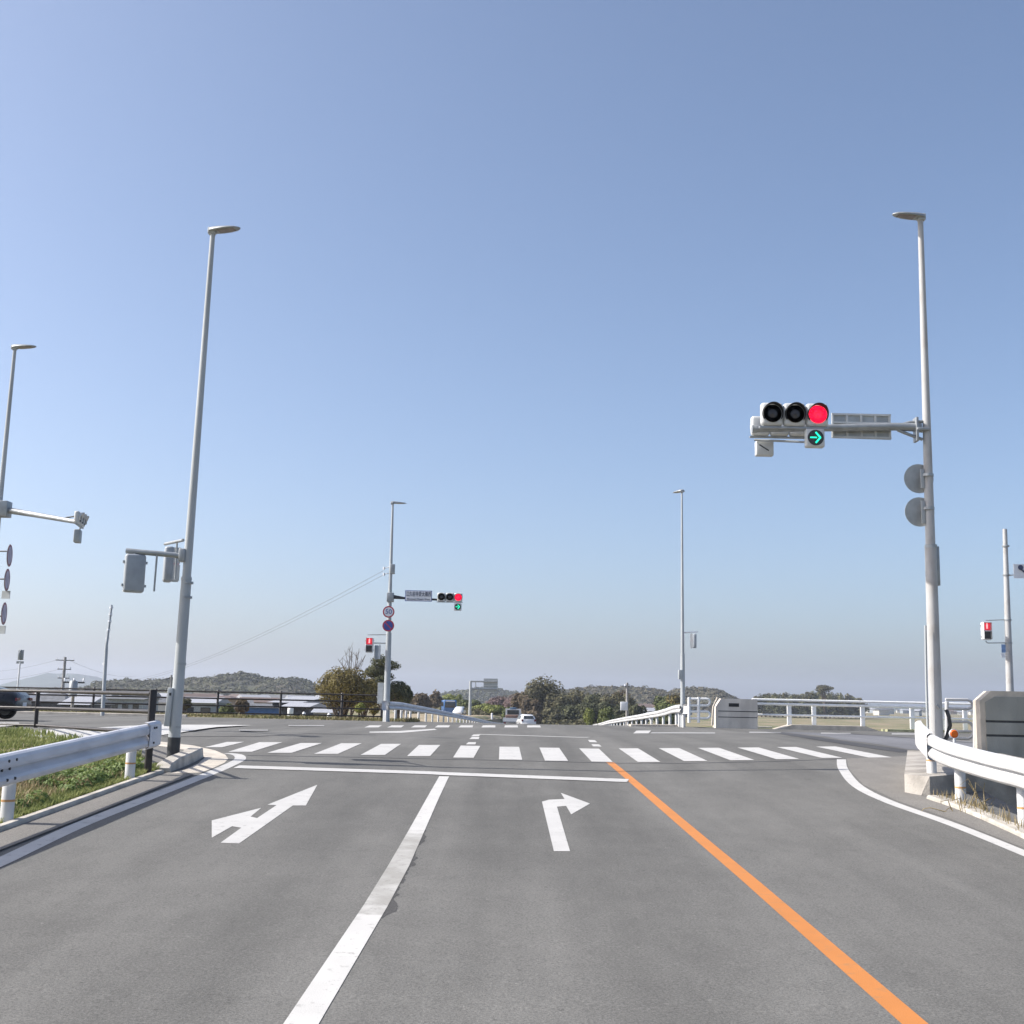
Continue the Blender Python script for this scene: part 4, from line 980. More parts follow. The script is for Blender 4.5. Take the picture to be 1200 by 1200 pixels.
# ------------------------------------------------------------------ vehicles
def wheel(root, c, r, wd=.2):
    k = MB(); k.lathe(c, [(-wd/2,r*.8),(-wd/2,r),(wd/2,r),(wd/2,r*.8)], 'X', 20); t = k.build('wheel', M_TYRE, root)
    k = MB(); k.lathe(c, [(-wd/2-.01,r*.6),(wd/2+.01,r*.6)], 'X', 16); k.build('rim', M_GREYM, t)
def loft_car(label, name, cat, loc, rz, body, width, m, sill=.28, clad=None, wheelbase=2.6, length=4.2, glass=None, wr=.31, rear_plate=True):
    """body: side profile (y along length from rear 0 to front, z). Built facing +Y at origin and turned."""
    root = thing(name, label, cat, (0,0,0)); n = len(body); vs = []
    cols = [(-.5,.0),(-.5,.55),(-.47,.8),(-.36,1.0),(.36,1.0),(.47,.8),(.5,.55),(.5,0)]
    for (y, z, tw) in body:
        for cx, cz in cols:
            zz = sill+(z-sill)*cz; cab = max(0, zz-.95); vs.append((cx*width*tw*(1-cab*.28), y, zz))
    K = len(cols); fs = [(i*K+j, i*K+j+1, (i+1)*K+j+1, (i+1)*K+j) for i in range(n-1) for j in range(K-1)]
    fs += [tuple(range(K)), tuple(range((n-1)*K, n*K))]+[(i*K, (i+1)*K, (i+1)*K+K-1, i*K+K-1) for i in range(n-1)]
    b = MB(); b.add(vs, fs, True); bo = b.build('body', m, root, normals='weld')
    y0, y1 = (length-wheelbase)/2, (length+wheelbase)/2
    for yy in (y0, y1):
        for sx in (-1, 1): wheel(root, Vector((sx*(width/2-.09), yy, wr)), wr)
    for nm, pol, vec, mm in (glass or []):
        k = MB(); k.prism(pol, vec); k.build(nm, mm, root)
    root.location = loc; root.rotation_euler = (0,0,rz); return root
W_ = 1.72
# fastback: rear at y=0
bodyp = [(0,.58,.86),(.04,.76,.90),(.15,.86,.95),(.5,.93,.99),(1.1,1.06,1),(1.9,1.27,1),(2.4,1.29,1),(3.0,1.12,1),(3.4,.9,1),(4.1,.72,.96),(4.3,.55,.88)]
def side_glass(sx, x=W_/2):
    return ('side_window', [(sx*(x*.985), 1.0, .86), (sx*(x*.985), 3.05, .86), (sx*(x*.93), 2.5, 1.16), (sx*(x*.93), 1.6, 1.14)], (sx*.02,0,0), M_GLASS)
gl_ = [side_glass(1), side_glass(-1),
       ('rear_window', [(-.60,.62,.915),(.60,.62,.915),(.54,1.8,1.25),(-.54,1.8,1.25)], (0,-.004,.016), M_GLASS),
       ('windscreen', [(-.64,3.35,.93),(.64,3.35,.93),(.56,2.5,1.26),(-.56,2.5,1.26)], (0,.01,.02), M_GLASS),
       ('tail_light', [(-.76,-.01,.60),(-.45,-.015,.62),(-.45,-.015,.70),(-.74,-.01,.69)], (0,.06,0), M_TAIL),
       ('tail_light', [(.76,-.01,.60),(.45,-.015,.62),(.45,-.015,.70),(.74,-.01,.69)], (0,.06,0), M_TAIL),
       ('number_plate', [(-.17,-.02,.42),(.17,-.02,.42),(.17,-.02,.55),(-.17,-.02,.55)], (0,.02,0), M_SWHITE),
       ('bumper', [(-.76,-.04,.28),(.76,-.04,.28),(.76,-.04,.40),(-.76,-.04,.40)], (0,.12,0), M_BLACK)]
pc = at(27,843,38.6)
loft_car('dark glossy fastback car cut by the left edge behind the brown fence', 'parked_car', 'car', Vector((pc.x, 38.6, zr(pc.x,38.6))), R(94), bodyp, W_, M_CARD, glass=gl_)
# white hatchback driving away
bodyw = [(0,.75,.93),(.06,1.02,.96),(.35,1.36,.98),(.8,1.50,1),(2.0,1.52,1),(2.6,1.40,1),(3.1,1.05,1),(3.9,.85,.95),(4.1,.6,.88)]
glw = [('side_window', [(sx*.83,.7,1.0),(sx*.83,2.9,1.0),(sx*.76,2.3,1.38),(sx*.76,.8,1.38)], (sx*.02,0,0), M_GLASS) for sx in (-1,1)]+[
       ('rear_window', [(-.58,.06,1.06),(.58,.06,1.06),(.5,.33,1.36),(-.5,.33,1.36)], (0,-.03,.015), M_GLASS),
       ('tail_light', [(-.82,-.02,.78),(-.6,-.02,.78),(-.6,.02,1.02),(-.80,.02,1.02)], (0,.05,0), M_TAIL),
       ('tail_light', [(.82,-.02,.78),(.6,-.02,.78),(.6,.02,1.02),(.80,.02,1.02)], (0,.05,0), M_TAIL),
       ('number_plate', [(-.17,-.02,.60),(.17,-.02,.60),(.17,-.02,.75),(-.17,-.02,.75)], (0,.015,0), M_SWHITE)]
def zc_on(x, y): return zr(x, y)
pw = at(619.5,850,131); loft_car('white hatchback driving away down the road beyond the crossing', 'car', 'car', Vector((pw.x,131,zr(pw.x,131))), R(8), bodyw, 1.7, M_CARW, glass=glw, length=4.1)
# white truck
def truck(label, loc, rz):
    root = thing('truck', label, 'truck', (0,0,0))
    k = MB(); k.box((0,5.3,1.35),(1.9,1.5,1.75),bev=.12); k.build('cab', M_CARW, root)
    k = MB(); k.box((0,2.2,.85),(2.0,4.4,.14)); k.build('bed', M_GREYM, root)
    k = MB()
    for sx in (-.98,.98): k.box((sx,2.2,1.1),(.05,4.4,.42))
    k.box((0,.02,1.1),(2.0,.05,.42)); k.build('side_panel', M_CARW, root)
    k = MB(); k.box((0,4.42,1.9),(1.9,.06,1.0)); k.build('head_board', M_CARW, root)
    k = MB(); k.box((0,4.37,1.95),(1.45,.05,.55)); k.build('rear_window', M_GLASS, root)
    k = MB(); k.box((0,2.6,1.35),(1.6,2.6,.6),bev=.1); k.build('load', mat('brown_tarp', (.16,.10,.08), .8), root)
    k = MB(); k.box((0,4.6,2.42),(.8,.5,.22),bev=.05); k.build('roof_box', mat('roof_box_blue', (.10,.18,.30), .5), root)
    for sx in (-1,1):
        for yy in (1.2,5.2): wheel(root, Vector((sx*.85,yy,.38)), .38, .26)
        k = MB(); k.box((sx*.75,-.02,.72),(.3,.05,.14)); k.build('tail_light', M_TAIL, root)
    root.location = loc; root.rotation_euler = (0,0,rz)
pt = at(599,846,146); truck('white flatbed truck ahead of the white hatchback on the road beyond', Vector((pt.x,146,zr(pt.x,146))), R(-3))
# blue bus, white cars on the side road at the left
def bus(label, loc, rz):
    root = thing('bus', label, 'bus', (0,0,0))
    k = MB(); k.box((0,4.2,1.5),(2.3,8.4,2.4),bev=.2); k.build('body', M_BUS, root)
    k = MB(); k.box((0,-.0,1.85),(1.9,.06,1.0),bev=.02); k.build('windscreen', M_GLASS, root)
    for sx in (-1,1):
        k = MB(); k.box((sx*1.15,4.2,1.95),(.04,7.2,.75)); k.build('side_window', M_GLASS, root)
        for yy in (1.6,6.6): wheel(root, Vector((sx*1.02,yy,.42)), .42, .26)
        k = MB(); k.box((sx*.85,-.01,.7),(.3,.04,.16)); k.build('headlight', M_SWHITE, root)
    k = MB(); k.box((0,-.01,2.5),(1.6,.04,.22)); k.build('destination_panel', M_SWHITE, root)
    root.location = loc; root.rotation_euler = (0,0,rz)
def gpos(px, Y): x = at(px,830,Y).x; return Vector((x, Y, H(x, Y)))
bus('blue bus facing the camera on the side road left of the gantry', gpos(527.5,215), R(6))
loft_car('white car to the right of the blue bus on the side road', 'car', 'car', gpos(541,205), R(172), bodyw, 1.7, M_CARW, glass=glw, length=4.1)
loft_car('pale car to the left of the blue bus on the side road', 'car', 'car', gpos(509,235), R(60), bodyw, 1.7, M_CARW, glass=glw, length=4.1)
loft_car('leftmost small white car on the side road behind the left guardrail', 'car', 'car', gpos(487,225), R(80), bodyw, 1.7, M_CARW, glass=glw, length=4.1)

# ------------------------------------------------------------------ vegetation
def leafmat(n, a, b_): return mat(n, a, .75, col2=b_, island=True, trans=.22, scale=.8, spec=.25)
ML = {'olive': leafmat('leaf_olive', (.24,.20,.06), (.09,.075,.04)), 'dark': leafmat('leaf_dark', (.125,.13,.06), (.045,.052,.03)),
      'deep': leafmat('leaf_deep', (.18,.165,.085), (.07,.068,.04)), 'brown': leafmat('leaf_brown', (.19,.145,.09), (.09,.07,.045)),
      'lime': leafmat('leaf_lime', (.25,.27,.07), (.12,.14,.045)), 'green': leafmat('leaf_green', (.16,.185,.06), (.07,.085,.035)),
      'mauve': leafmat('leaf_mauve', (.22,.15,.14), (.12,.085,.08)), 'bamboo': leafmat('leaf_bamboo', (.20,.19,.08), (.08,.085,.04))}
def tree(label, px, top, wpx, Y, kind, nl=2500, lobes=9, leaf=.2, squash=1.0, group=None, trunk_vis=.35, base=None, shape='round', seed=None, cat='tree', name='tree', full=False):
    rnd = random.Random(seed if seed is not None else int(px*7+top))
    ppm = 1400/Y; W = wpx/ppm; p = at(px, top, Y); gz = H(p.x, Y) if base is None else base
    hgt = p.z-gz; Hc = min(hgt*.92, max(W*squash, .5)); cz = p.z-Hc/2
    if full: Hc = hgt*1.02; cz = p.z-Hc/2
    root = thing(name, label, cat, Vector((p.x, Y, gz)), group)
    L = []
    if shape == 'round':
        L.append((Vector((p.x,Y,cz)), W*.30, Hc*.34))
        for i in range(lobes):
            a = rnd.uniform(0, 2*math.pi); e = rnd.uniform(-.55, 1); rr = math.sqrt(max(0, 1-e*e*.9))
            s = rnd.uniform(.15,.25); L.append((Vector((p.x+math.cos(a)*rr*W*(.5-s), Y+math.sin(a)*rr*W*(.5-s), cz+e*Hc*(.5-s))), W*s, Hc*s*.9))
    elif shape == 'cone':
        for i in range(8):
            t = i/7; r_ = W*.5*(1-t)**.7+.05*W; L.append((Vector((p.x+rnd.uniform(-.05,.05)*W, Y, gz+.1*hgt+t*(hgt*.86))), r_, hgt*.11))
    elif shape == 'layer':
        for i in range(lobes):
            a = rnd.uniform(0, 2*math.pi); t = i/(lobes-1); rr = W*.36*(1-t*.6)
            L.append((Vector((p.x+math.cos(a)*rr, Y+math.sin(a)*rr, cz-Hc*.42+t*Hc*.85)), W*rnd.uniform(.15,.26), Hc*.10))
    tk = MB(); th = max(cz-gz, .3)
    br = max(.05, hgt*.018+W*.02)
    tk.path([(p.x,Y,gz-.2),(p.x+rnd.uniform(-.1,.1)*W*.3,Y,gz+th*.5),(p.x,Y,gz+th)], [br*1.3, br, br*.6], 8)
    for c, rx, rz_ in L[1:]:
        s = Vector((p.x,Y,gz+th*rnd.uniform(.35,.9))); m_ = s.lerp(c, .5)+Vector((0,0,-.05*W)); tk.path([s, m_, c+Vector((0,0,rz_*.4))], [br*.5, br*.35, br*.12], 5)
    tk.build('trunk', M_BARK, root)
    b = MB(); tot = sum(r*r for _, r, _ in L); vs = []; fs = []
    for c, rx, rz_ in L:
        for _ in range(int(nl*rx*rx/tot)):
            d = Vector((rnd.gauss(0,1), rnd.gauss(0,1), rnd.gauss(0,1))).normalized(); q = rnd.uniform(.68,1.08)
            if rnd.random() < .06: q *= rnd.uniform(1.05,1.25)
            ctr = c+Vector((d.x*rx*q, d.y*rx*q, d.z*rz_*q))
            nn = (d+Vector((rnd.uniform(-1,1), rnd.uniform(-1,1), rnd.uniform(-.6,1)))*.7).normalized()
            t = nn.cross(Vector((rnd.uniform(-1,1), rnd.uniform(-1,1), rnd.uniform(-1,1)))).normalized(); u = nn.cross(t); s = leaf*rnd.uniform(.5,1.25)
            i0 = len(vs); vs += [ctr+t*s, ctr+u*s*.55, ctr-t*s*.9, ctr-u*s*.6]; fs.append((i0,i0+1,i0+2,i0+3))
    b.add(vs, fs); b.build('crown', ML[kind], root, normals=False)
    return root
tree('large round olive green tree behind the far fence left of the slim post', 405, 777, 74, 72, 'olive', 10000, 26, .085, .9)
tree('mid brown green tree leaning against the round olive tree', 428, 790, 44, 76, 'olive', 4500, 12, .085, 1.1, seed=4)
tree('dark layered pine like tree behind the slim far left lamp post', 452, 769, 54, 82, 'dark', 6500, 15, .085, 1.0, seed=9, shape='layer')
tree('dark green tree just right of the slim far left post', 468, 799, 34, 86, 'dark', 4500, 12, .09, 1.0, seed=5)
tree('small dark bush at the start of the far left guardrail', 476, 806, 20, 90, 'dark', 1500, 7, .09, 1.2, seed=6)
tree('yellow green shrub in front of the round olive tree', 421, 823, 16, 66, 'lime', 1200, 6, .07, .9, name='shrub', cat='shrub')
tree('low olive shrub beside the far fence end', 438, 826, 16, 64, 'olive', 1200, 6, .07, .8, name='shrub', cat='shrub')
tree('reddish brown bush behind the far fence beside the blue shed', 284, 818, 18, 90, 'brown', 1500, 7, .09, 1.1, name='shrub', cat='shrub')
tree('green bush behind the far fence left of the reddish bush', 266, 824, 26, 86, 'green', 1500, 7, .1, .7, name='shrub', cat='shrub')
tree('dark bush beside the tall left lamp post behind the fence', 217, 815, 18, 95, 'deep', 1500, 7, .1, 1.0, name='shrub', cat='shrub')
tree('green bush behind the near fence at the leaning pole', 70, 832, 34, 62, 'green', 1500, 8, .08, .45, name='shrub', cat='shrub')
# bare tree
bt_ = thing('bare_tree', 'leafless tree with fine upright branches above the round olive tree', 'tree', Vector((at(412,800,95).x,95,H(-13,95))))
k = MB(); rb = random.Random(5); b0 = at(413,800,95); k.path([(b0.x,95,H(b0.x,95)), b0], [.14,.08], 8)
for px, py in ((404,762),(409,757),(413,758),(418,764),(424,772),(400,776),(428,768),(396,772),(421,760)):
    e = at(px,py,95+rb.uniform(-.6,.6)); s = b0-Vector((0,0,rb.uniform(0,.8))); m_ = s.lerp(e,.5)+Vector((rb.uniform(-.1,.1),0,.1)); k.path([s,m_,e],[.045,.03,.014],5)
    for _ in range(5):
        t = rb.uniform(.4,.9); q = s.lerp(e,t); k.path([q, q+Vector((rb.uniform(-.4,.4),rb.uniform(-.3,.3),rb.uniform(.3,.7)))], [.018,.008], 4)
k.build('trunk', M_BARK, bt_)
# trees beyond, by the road
FT = [(492,811,30,215,'brown','round'),(511,808,24,232,'brown','cone'),(481,815,18,240,'deep','round'),(531,812,34,260,'lime','round'),(549,818,34,250,'green','round'),(566,824,34,235,'lime','round'),
      (586,815,36,300,'mauve','round'),(604,813,34,290,'mauve','round'),(580,826,30,215,'lime','round'),(597,828,22,200,'green','round'),
      (612,806,26,240,'brown','round'),(637,789,60,232,'deep','round'),(621,812,30,225,'brown','round'),(654,806,34,228,'deep','round'),(675,801,42,240,'deep','round'),(697,805,38,236,'dark','round'),(716,808,36,234,'deep','round'),
      (737,811,30,238,'deep','round'),(727,806,30,265,'brown','round'),(664,824,36,215,'dark','round'),(645,828,28,208,'deep','round'),(686,822,40,214,'dark','round'),(706,820,36,216,'dark','round'),(728,824,34,214,'dark','round'),
      (625,832,22,196,'brown','round'),(691,828,14,150,'lime','round'),(711,826.5,21,146,'green','round'),(747,822,26,210,'dark','round'),
      (776,812,26,205,'green','round'),(790,810,26,200,'olive','round'),(783,818,26,190,'green','round')]
words = {'brown':'brownish','deep':'deep olive','lime':'fresh yellow green','green':'mid green','mauve':'leafless mauve brown','dark':'very dark green','olive':'olive','bamboo':'feathery yellow green'}
pos = [(560,'left of the gantry'),(608,'between the gantry and the truck'),(665,'in the clump right of the white hatchback'),(760,'in the clump before the thin utility pole'),(900,'near the far right lamp post')]
cnt = {}
for (px, top, wp, Y, kd, sh) in FT:
    if px < 560: where = 'left of the sign gantry'
    elif px < 608: where = 'between gantry and truck'
    elif px < 665: where = 'behind the white hatchback'
    elif px < 760: where = 'in front of the thin utility pole'
    else: where = 'beside the slim far right lamp post'
    hgt = 'tallest' if top < 792 else 'tall' if top < 808 else 'medium' if top < 818 else 'low'
    sz = 'wide' if wp >= 34 else 'narrow' if wp <= 22 else 'rounded'
    key = f'{hgt} {sz} {words[kd]} tree {where}'
    c_ = cnt.get(key, 0); cnt[key] = c_+1
    if c_ == 1: key += ', the farther one'
    if c_ == 2: key += ', rightmost one'
    tree(key, px, top, wp, Y, kd, 4200 if wp > 40 else 2800, 16, .30 if Y > 180 else .2, 1.15 if sh == 'round' else 1.3, shape=sh, group='trees around the road beyond', full=True)
# far right bamboo grove and pines
for i, px in enumerate(list(range(887,1012,5))):
    top = lerp_t([(885,815),(895,810),(915,809),(935,812),(950,808),(975,808),(990,811),(1003,814),(1012,820)], px)+(i%3)
    tree(f'feathery bamboo clump seen over the white bridge railing', px, top, 17, 560+(i%4)*9, 'bamboo' if i % 3 else 'deep', 1300, 11, .55, 1.5, full=True, group='bamboo clumps beyond the bridge railing')
tree('single crooked pine standing above the bamboo beyond the bridge railing', 966, 801, 22, 550, 'deep', 1000, 8, .5, .6)
# low trees at far left
for i, (px, top, wp, Y, kd) in enumerate(((8,806,24,300,'deep'),(30,807,26,310,'brown'),(52,808,20,320,'deep'),(-15,805,26,300,'deep'),(120,806,20,330,'brown'))):
    tree(['dark low tree line left of the small distant sign','brownish low tree right of the small distant sign','low tree left of the mountain utility pole','dark low tree at the very left edge','low brown tree right of the blue mountain foot'][i], px, top, wp, Y, kd, 900, 8, .4, 1.0)

# hills
def hill(name, ridge, Y, depth, m, amp, base=-5, step=None, freq=.12):
    P = [at(px, py, Y) for px, py in ridge]; x0, x1 = P[0].x, P[-1].x; tab = [(p.x, p.z) for p in P]
    step = step or depth/40; nx_ = int((x1-x0)/step)+1; ny_ = int(2*depth/step/1.5)+1; vs = []
    for j in range(ny_):
        t = -1+2*j/(ny_-1); y = Y+depth*t; prof = math.cos(t*math.pi/2)**.8 if abs(t) < 1 else 0
        for i in range(nx_):
            x = x0+(x1-x0)*i/(nx_-1); zt_ = lerp_t(tab, x*Y/y if False else x); e = min(1, min(x-x0, x1-x)/(depth*.18)); e = max(0, e)**.5
            z = base+(zt_-base)*prof*e
            z += amp*prof*(noise.noise((x*freq, y*freq, 1))*.6+abs(noise.noise((x*freq*2.7, y*freq*2.7, 2)))*.8-.35)
            vs.append((x, y, z))
    b = MB(); b.add(vs, [(j*nx_+i, j*nx_+i+1, (j+1)*nx_+i+1, (j+1)*nx_+i) for j in range(ny_-1) for i in range(nx_-1)], False)
    return struct(b.build(name, m, normals=False))
M_H1 = mat('forest_hill', (.06,.065,.033), .95, scale=.06, col2=(.085,.07,.05), detail=12, lo=.35, hi=.65, bump=1, bscale=.4)
M_H2 = mat('far_hill', (.05,.07,.045), .95, scale=.01, var=.2)
HL = hill('hill', [(100,812),(135,798),(160,797),(180,798),(200,796),(225,796),(245,795),(262,794),(275,790),(285,789),(300,792),(318,797),(332,795),(348,795),(358,798),(368,803),(385,812),(410,816)], 720, 90, M_H1, 3.2, step=2.6)
hill('hill', [(-60,806),(0,806),(40,807),(80,806),(110,812),(130,814)], 900, 100, M_H1, 3, step=4)
HR = hill('hill', [(560,822),(590,817),(640,812),(690,806),(708,805),(722,806),(750,806),(772,808),(782,813),(800,808),(818,806),(832,808),(845,813),(860,822),(900,826)], 800, 90, M_H1, 3.4, step=2.8)
HC = hill('hill', [(500,819),(540,813),(572,808),(600,815),(640,820)], 1200, 110, M_H1, 4, step=5)
hill('mountain', [(20,812),(48,802),(62,794),(72,788.5),(80,787.5),(88,790),(100,792),(115,797),(130,798),(150,802),(180,806),(220,811)], 3200, 420, M_H2, 9, step=24, freq=.012)
hill('hill', [(820,827),(850,823),(870,824),(1010,825),(1100,829),(1200,829),(1300,828)], 2600, 250, M_H2, 7, step=18, freq=.02)

def woodland(name, label, pts, nleaf, rad, leaf, m, seed):
    rnd = random.Random(seed); vs = []; fs = []
    for p in pts:
        r = rad*rnd.uniform(.6,1.4)
        for _ in range(nleaf):
            d = Vector((rnd.gauss(0,1), rnd.gauss(0,1), abs(rnd.gauss(0,1)))).normalized(); c = p+Vector((d.x*r, d.y*r, d.z*r*1.1))
            nn = (d+Vector((rnd.uniform(-1,1), rnd.uniform(-1,1), rnd.uniform(-.5,1)))*.6).normalized()
            t = nn.cross(Vector((rnd.uniform(-1,1), rnd.uniform(-1,1), rnd.uniform(-1,1)))).normalized(); u = nn.cross(t); s_ = leaf*rnd.uniform(.6,1.3)
            i0 = len(vs); vs += [c+t*s_, c+u*s_*.7, c-t*s_, c-u*s_*.7]; fs.append((i0,i0+1,i0+2,i0+3))
    b = MB(); b.add(vs, fs); return tag(b.build(name, m, normals=False), label, 'woodland', kind='stuff')
def hillpts(ho, n, seed, ymax):
    rnd = random.Random(seed); V = ho.data.vertices; out = []
    cand = [v.co.copy() for v in V if v.co.y < ymax and v.co.z > -3.5]
    for _ in range(n): q = rnd.choice(cand); out.append(q+Vector((rnd.uniform(-1.5,1.5), rnd.uniform(-1.5,1.5), 0)))
    return out
wd = []; rw = random.Random(12)
for _ in range(760):
    y_ = 9+10.2*math.sqrt(rw.random()); x_ = -5.7-rw.random()*3.6
    if noise.noise((x_*.7, y_*.5, 9)) > -.05: wd.append(Vector((x_, y_, H(x_, y_)+.02)))
woodland('verge_weeds', 'low leafy green weeds in dark and light clumps on the left verge', wd, 130, .13, .026, mat('leaf_weed', (.22,.29,.08), .7, col2=(.07,.12,.03), island=True, trans=.3, scale=.8), 34)
MW = leafmat('leaf_wood', (.12,.125,.06), (.06,.06,.045)); MW2 = leafmat('leaf_wood_mixed', (.17,.14,.09), (.07,.075,.045))
woodland('woodland', 'wooded slope of the low hill behind the left town', [p-Vector((0,0,2.0)) for p in hillpts(HL, 4200, 1, 740)], 15, 2.0, .95, MW, 31)
woodland('woodland', 'greyish wooded ridge behind the centre and right trees', [p-Vector((0,0,1.6)) for p in hillpts(HR, 3600, 2, 820)], 14, 2.0, 1.0, MW2, 32)
woodland('woodland', 'distant wooded hill behind the sign gantry', hillpts(HC, 1500, 3, 1200), 10, 3.0, 1.6, MW, 36)
ug = []; ru = random.Random(8)
for _ in range(330):
    px_ = ru.uniform(612,768); Y_ = ru.uniform(196,232); p_ = at(px_, 830, Y_); ug.append(Vector((p_.x, Y_, H(p_.x, Y_)+.2)))
for _ in range(200):
    px_ = ru.uniform(478,604); Y_ = ru.uniform(222,262); p_ = at(px_, 830, Y_); ug.append(Vector((p_.x, Y_, H(p_.x, Y_)+.1)))
ub = []
for _ in range(260):
    px_ = ru.uniform(884,1016); Y_ = ru.uniform(548,600); p_ = at(px_, 830, Y_); ub.append(Vector((p_.x, Y_, H(p_.x, Y_)+ru.uniform(.5,5.5))))
woodland('undergrowth', 'dark filling growth under the bamboo beyond the bridge railing', ub, 26, 1.6, .5, ML['dark'], 35)
woodland('undergrowth', 'dark brush filling the foot of the trees beyond the crossing', ug, 26, 1.0, .3, ML['deep'], 33)

# ------------------------------------------------------------------ houses
def house(label, px, eave, ridge, wpx, Y, wall, roof, d=7, rz=0, group=None, gable='x', nwin=2):
    e = at(px, eave, Y).z; rg = at(px, ridge, Y).z; x = at(px, eave, Y).x; W = wpx*Y/1400; gz = H(x, Y)-.3
    root = thing('house', label, 'house', Vector((0,0,0)), group)
    h = e-gz
    k = MB(); k.box((0,0,h/2), (W*.92, d*.92, h)); k.build('wall', wall, root)
    rh = max(rg-e, .3); k = MB(); o = .06*W+.2
    if gable == 'x':
        k.prism([(-W/2-.1, -d/2-.3, h-.05),(-W/2-.1, d/2+.3, h-.05),(-W/2-.1, 0, h+rh)], (W+.2,0,0))
    elif gable == 'y':
        k.prism([(-W/2-.3, -d/2-.2, h-.05),(W/2+.3, -d/2-.2, h-.05),(0, -d/2-.2, h+rh)], (0,d+.4,0))
    else:
        k.add([(-W/2-.3,-d/2-.3,h),(W/2+.3,-d/2-.3,h),(W/2+.3,d/2+.3,h),(-W/2-.3,d/2+.3,h),(-W*.22,0,h+rh),(W*.22,0,h+rh)], [(0,1,5,4),(1,2,5),(2,3,4,5),(3,0,4),(0,3,2,1)])
    k.build('roof', roof, root)
    for i in range(nwin):
        xx = (-.5+(i+.5)/nwin)*W*.85; k = MB(); k.box((xx, -d*.46-.03, h-1.0), (min(1.5, W*.5/nwin), .06, .9)); wn = k.build('window', M_GLASS, root)
        k = MB(); k.box((xx, -d*.46-.05, h-1.49), (min(1.6, W*.55/nwin), .1, .06)); k.build('sill', M_SWHITE, wn)
    root.location = Vector((x, Y, gz)); root.rotation_euler = (0,0,rz); return root
RG = mat('roof_grey', (.13,.135,.145), .7, var=.15, scale=2); RL = mat('roof_light', (.34,.35,.38), .6, var=.1); RB = mat('roof_brown', (.14,.10,.085), .7, var=.15)
WW = mat('wall_white', (.55,.54,.50), .8, var=.08); WG = mat('wall_grey', (.30,.33,.36), .8, var=.1); WD = mat('wall_dark', (.05,.055,.07), .8, var=.15); WB = mat('wall_blue', (.045,.13,.36), .5, var=.08); WT = mat('wall_tan', (.32,.25,.19), .8, var=.1)
house('low dark walled house with broad grey roof behind the near fence', 66, 822, 812.5, 44, 150, WD, RG, 8, gable='hip')
house('small house with pale sloping roof next to the dark car', 36, 819, 814, 16, 160, WT, RL, 6, gable='y')
house('dark house with light grey roof near the squat transformer pole', 102, 825, 816, 34, 120, WD, RL, 7)
house('long pale blue grey building with dark openings left of the fence post', 151, 818.5, 815.5, 56, 150, WG, RG, 7, nwin=4)
house('house with pale roof directly right of the tall left lamp post', 240, 823, 817, 44, 140, WG, RL, 7)
house('brown roofed house behind the pale roofed house', 262, 819, 815, 30, 190, WT, RB, 8, gable='hip')
house('bright blue walled shed behind the far fence', 316, 828.5, 827, 47, 110, WB, RG, 5, nwin=0)
house('dark sided house with long grey roof left of the round olive tree', 362, 823, 816.5, 40, 112, WD, RL, 9, rz=R(-18))
house('lower gabled annex with grey roof in front of the dark sided house', 357, 829, 823.5, 34, 100, WD, RL, 5, rz=R(-14))
house('small grey roofed shed beside the round olive tree trunk', 381, 834, 831.5, 22, 92, WG, RL, 3, nwin=1)
# distant town houses
tr_ = random.Random(11); protos = []
for i in range(4):
    W = (9,7,11,8)[i]; root = thing('house', 'x', 'house', Vector((0,0,0)), 'houses of the distant town')
    k = MB(); k.box((0,0,2.6),(W,7,5.2)); k.build('wall', (WW,WG,WT,WW)[i], root)
    k = MB(); k.prism([(-W/2-.4,-4,5.2),(-W/2-.4,4,5.2),(-W/2-.4,0,7.0)], (W+.8,0,0)); k.build('roof', (RG,RL,RB,RL)[i], root)
    protos.append(root)
desc = ['white walled house with grey roof','grey walled house with light roof','tan house with brown roof','white walled house with light roof']
used = [False]*4
spots = []
for i in range(70):
    px = tr_.uniform(-10,385); Y = tr_.uniform(260,620); spots.append((px, Y, 'in the far town below the left hill'))
for i in range(22):
    px = tr_.uniform(1014,1145); Y = tr_.uniform(800,1500); spots.append((px, Y, 'in the far town seen through the right bridge railing'))
for i in range(8):
    px = tr_.uniform(745,800); Y = tr_.uniform(330,620); spots.append((px, Y, 'under the hill left of the far right lamp post'))
for px, Y, where in spots:
    i = tr_.randrange(4); x = at(px, 820, Y).x; loc = Vector((x, Y, H(x, Y)-.2)); rz = tr_.uniform(-.7,.7); sc = (tr_.uniform(.8,1.3),)*2+(tr_.uniform(.55,.85),)
    lab = f'{desc[i]} {where}'
    if not used[i]:
        r = protos[i]; r.location = loc; r.rotation_euler = (0,0,rz); r.scale = sc; r['label'] = lab; used[i] = True
    else: dup(protos[i], loc, rz, sc, lab)
    
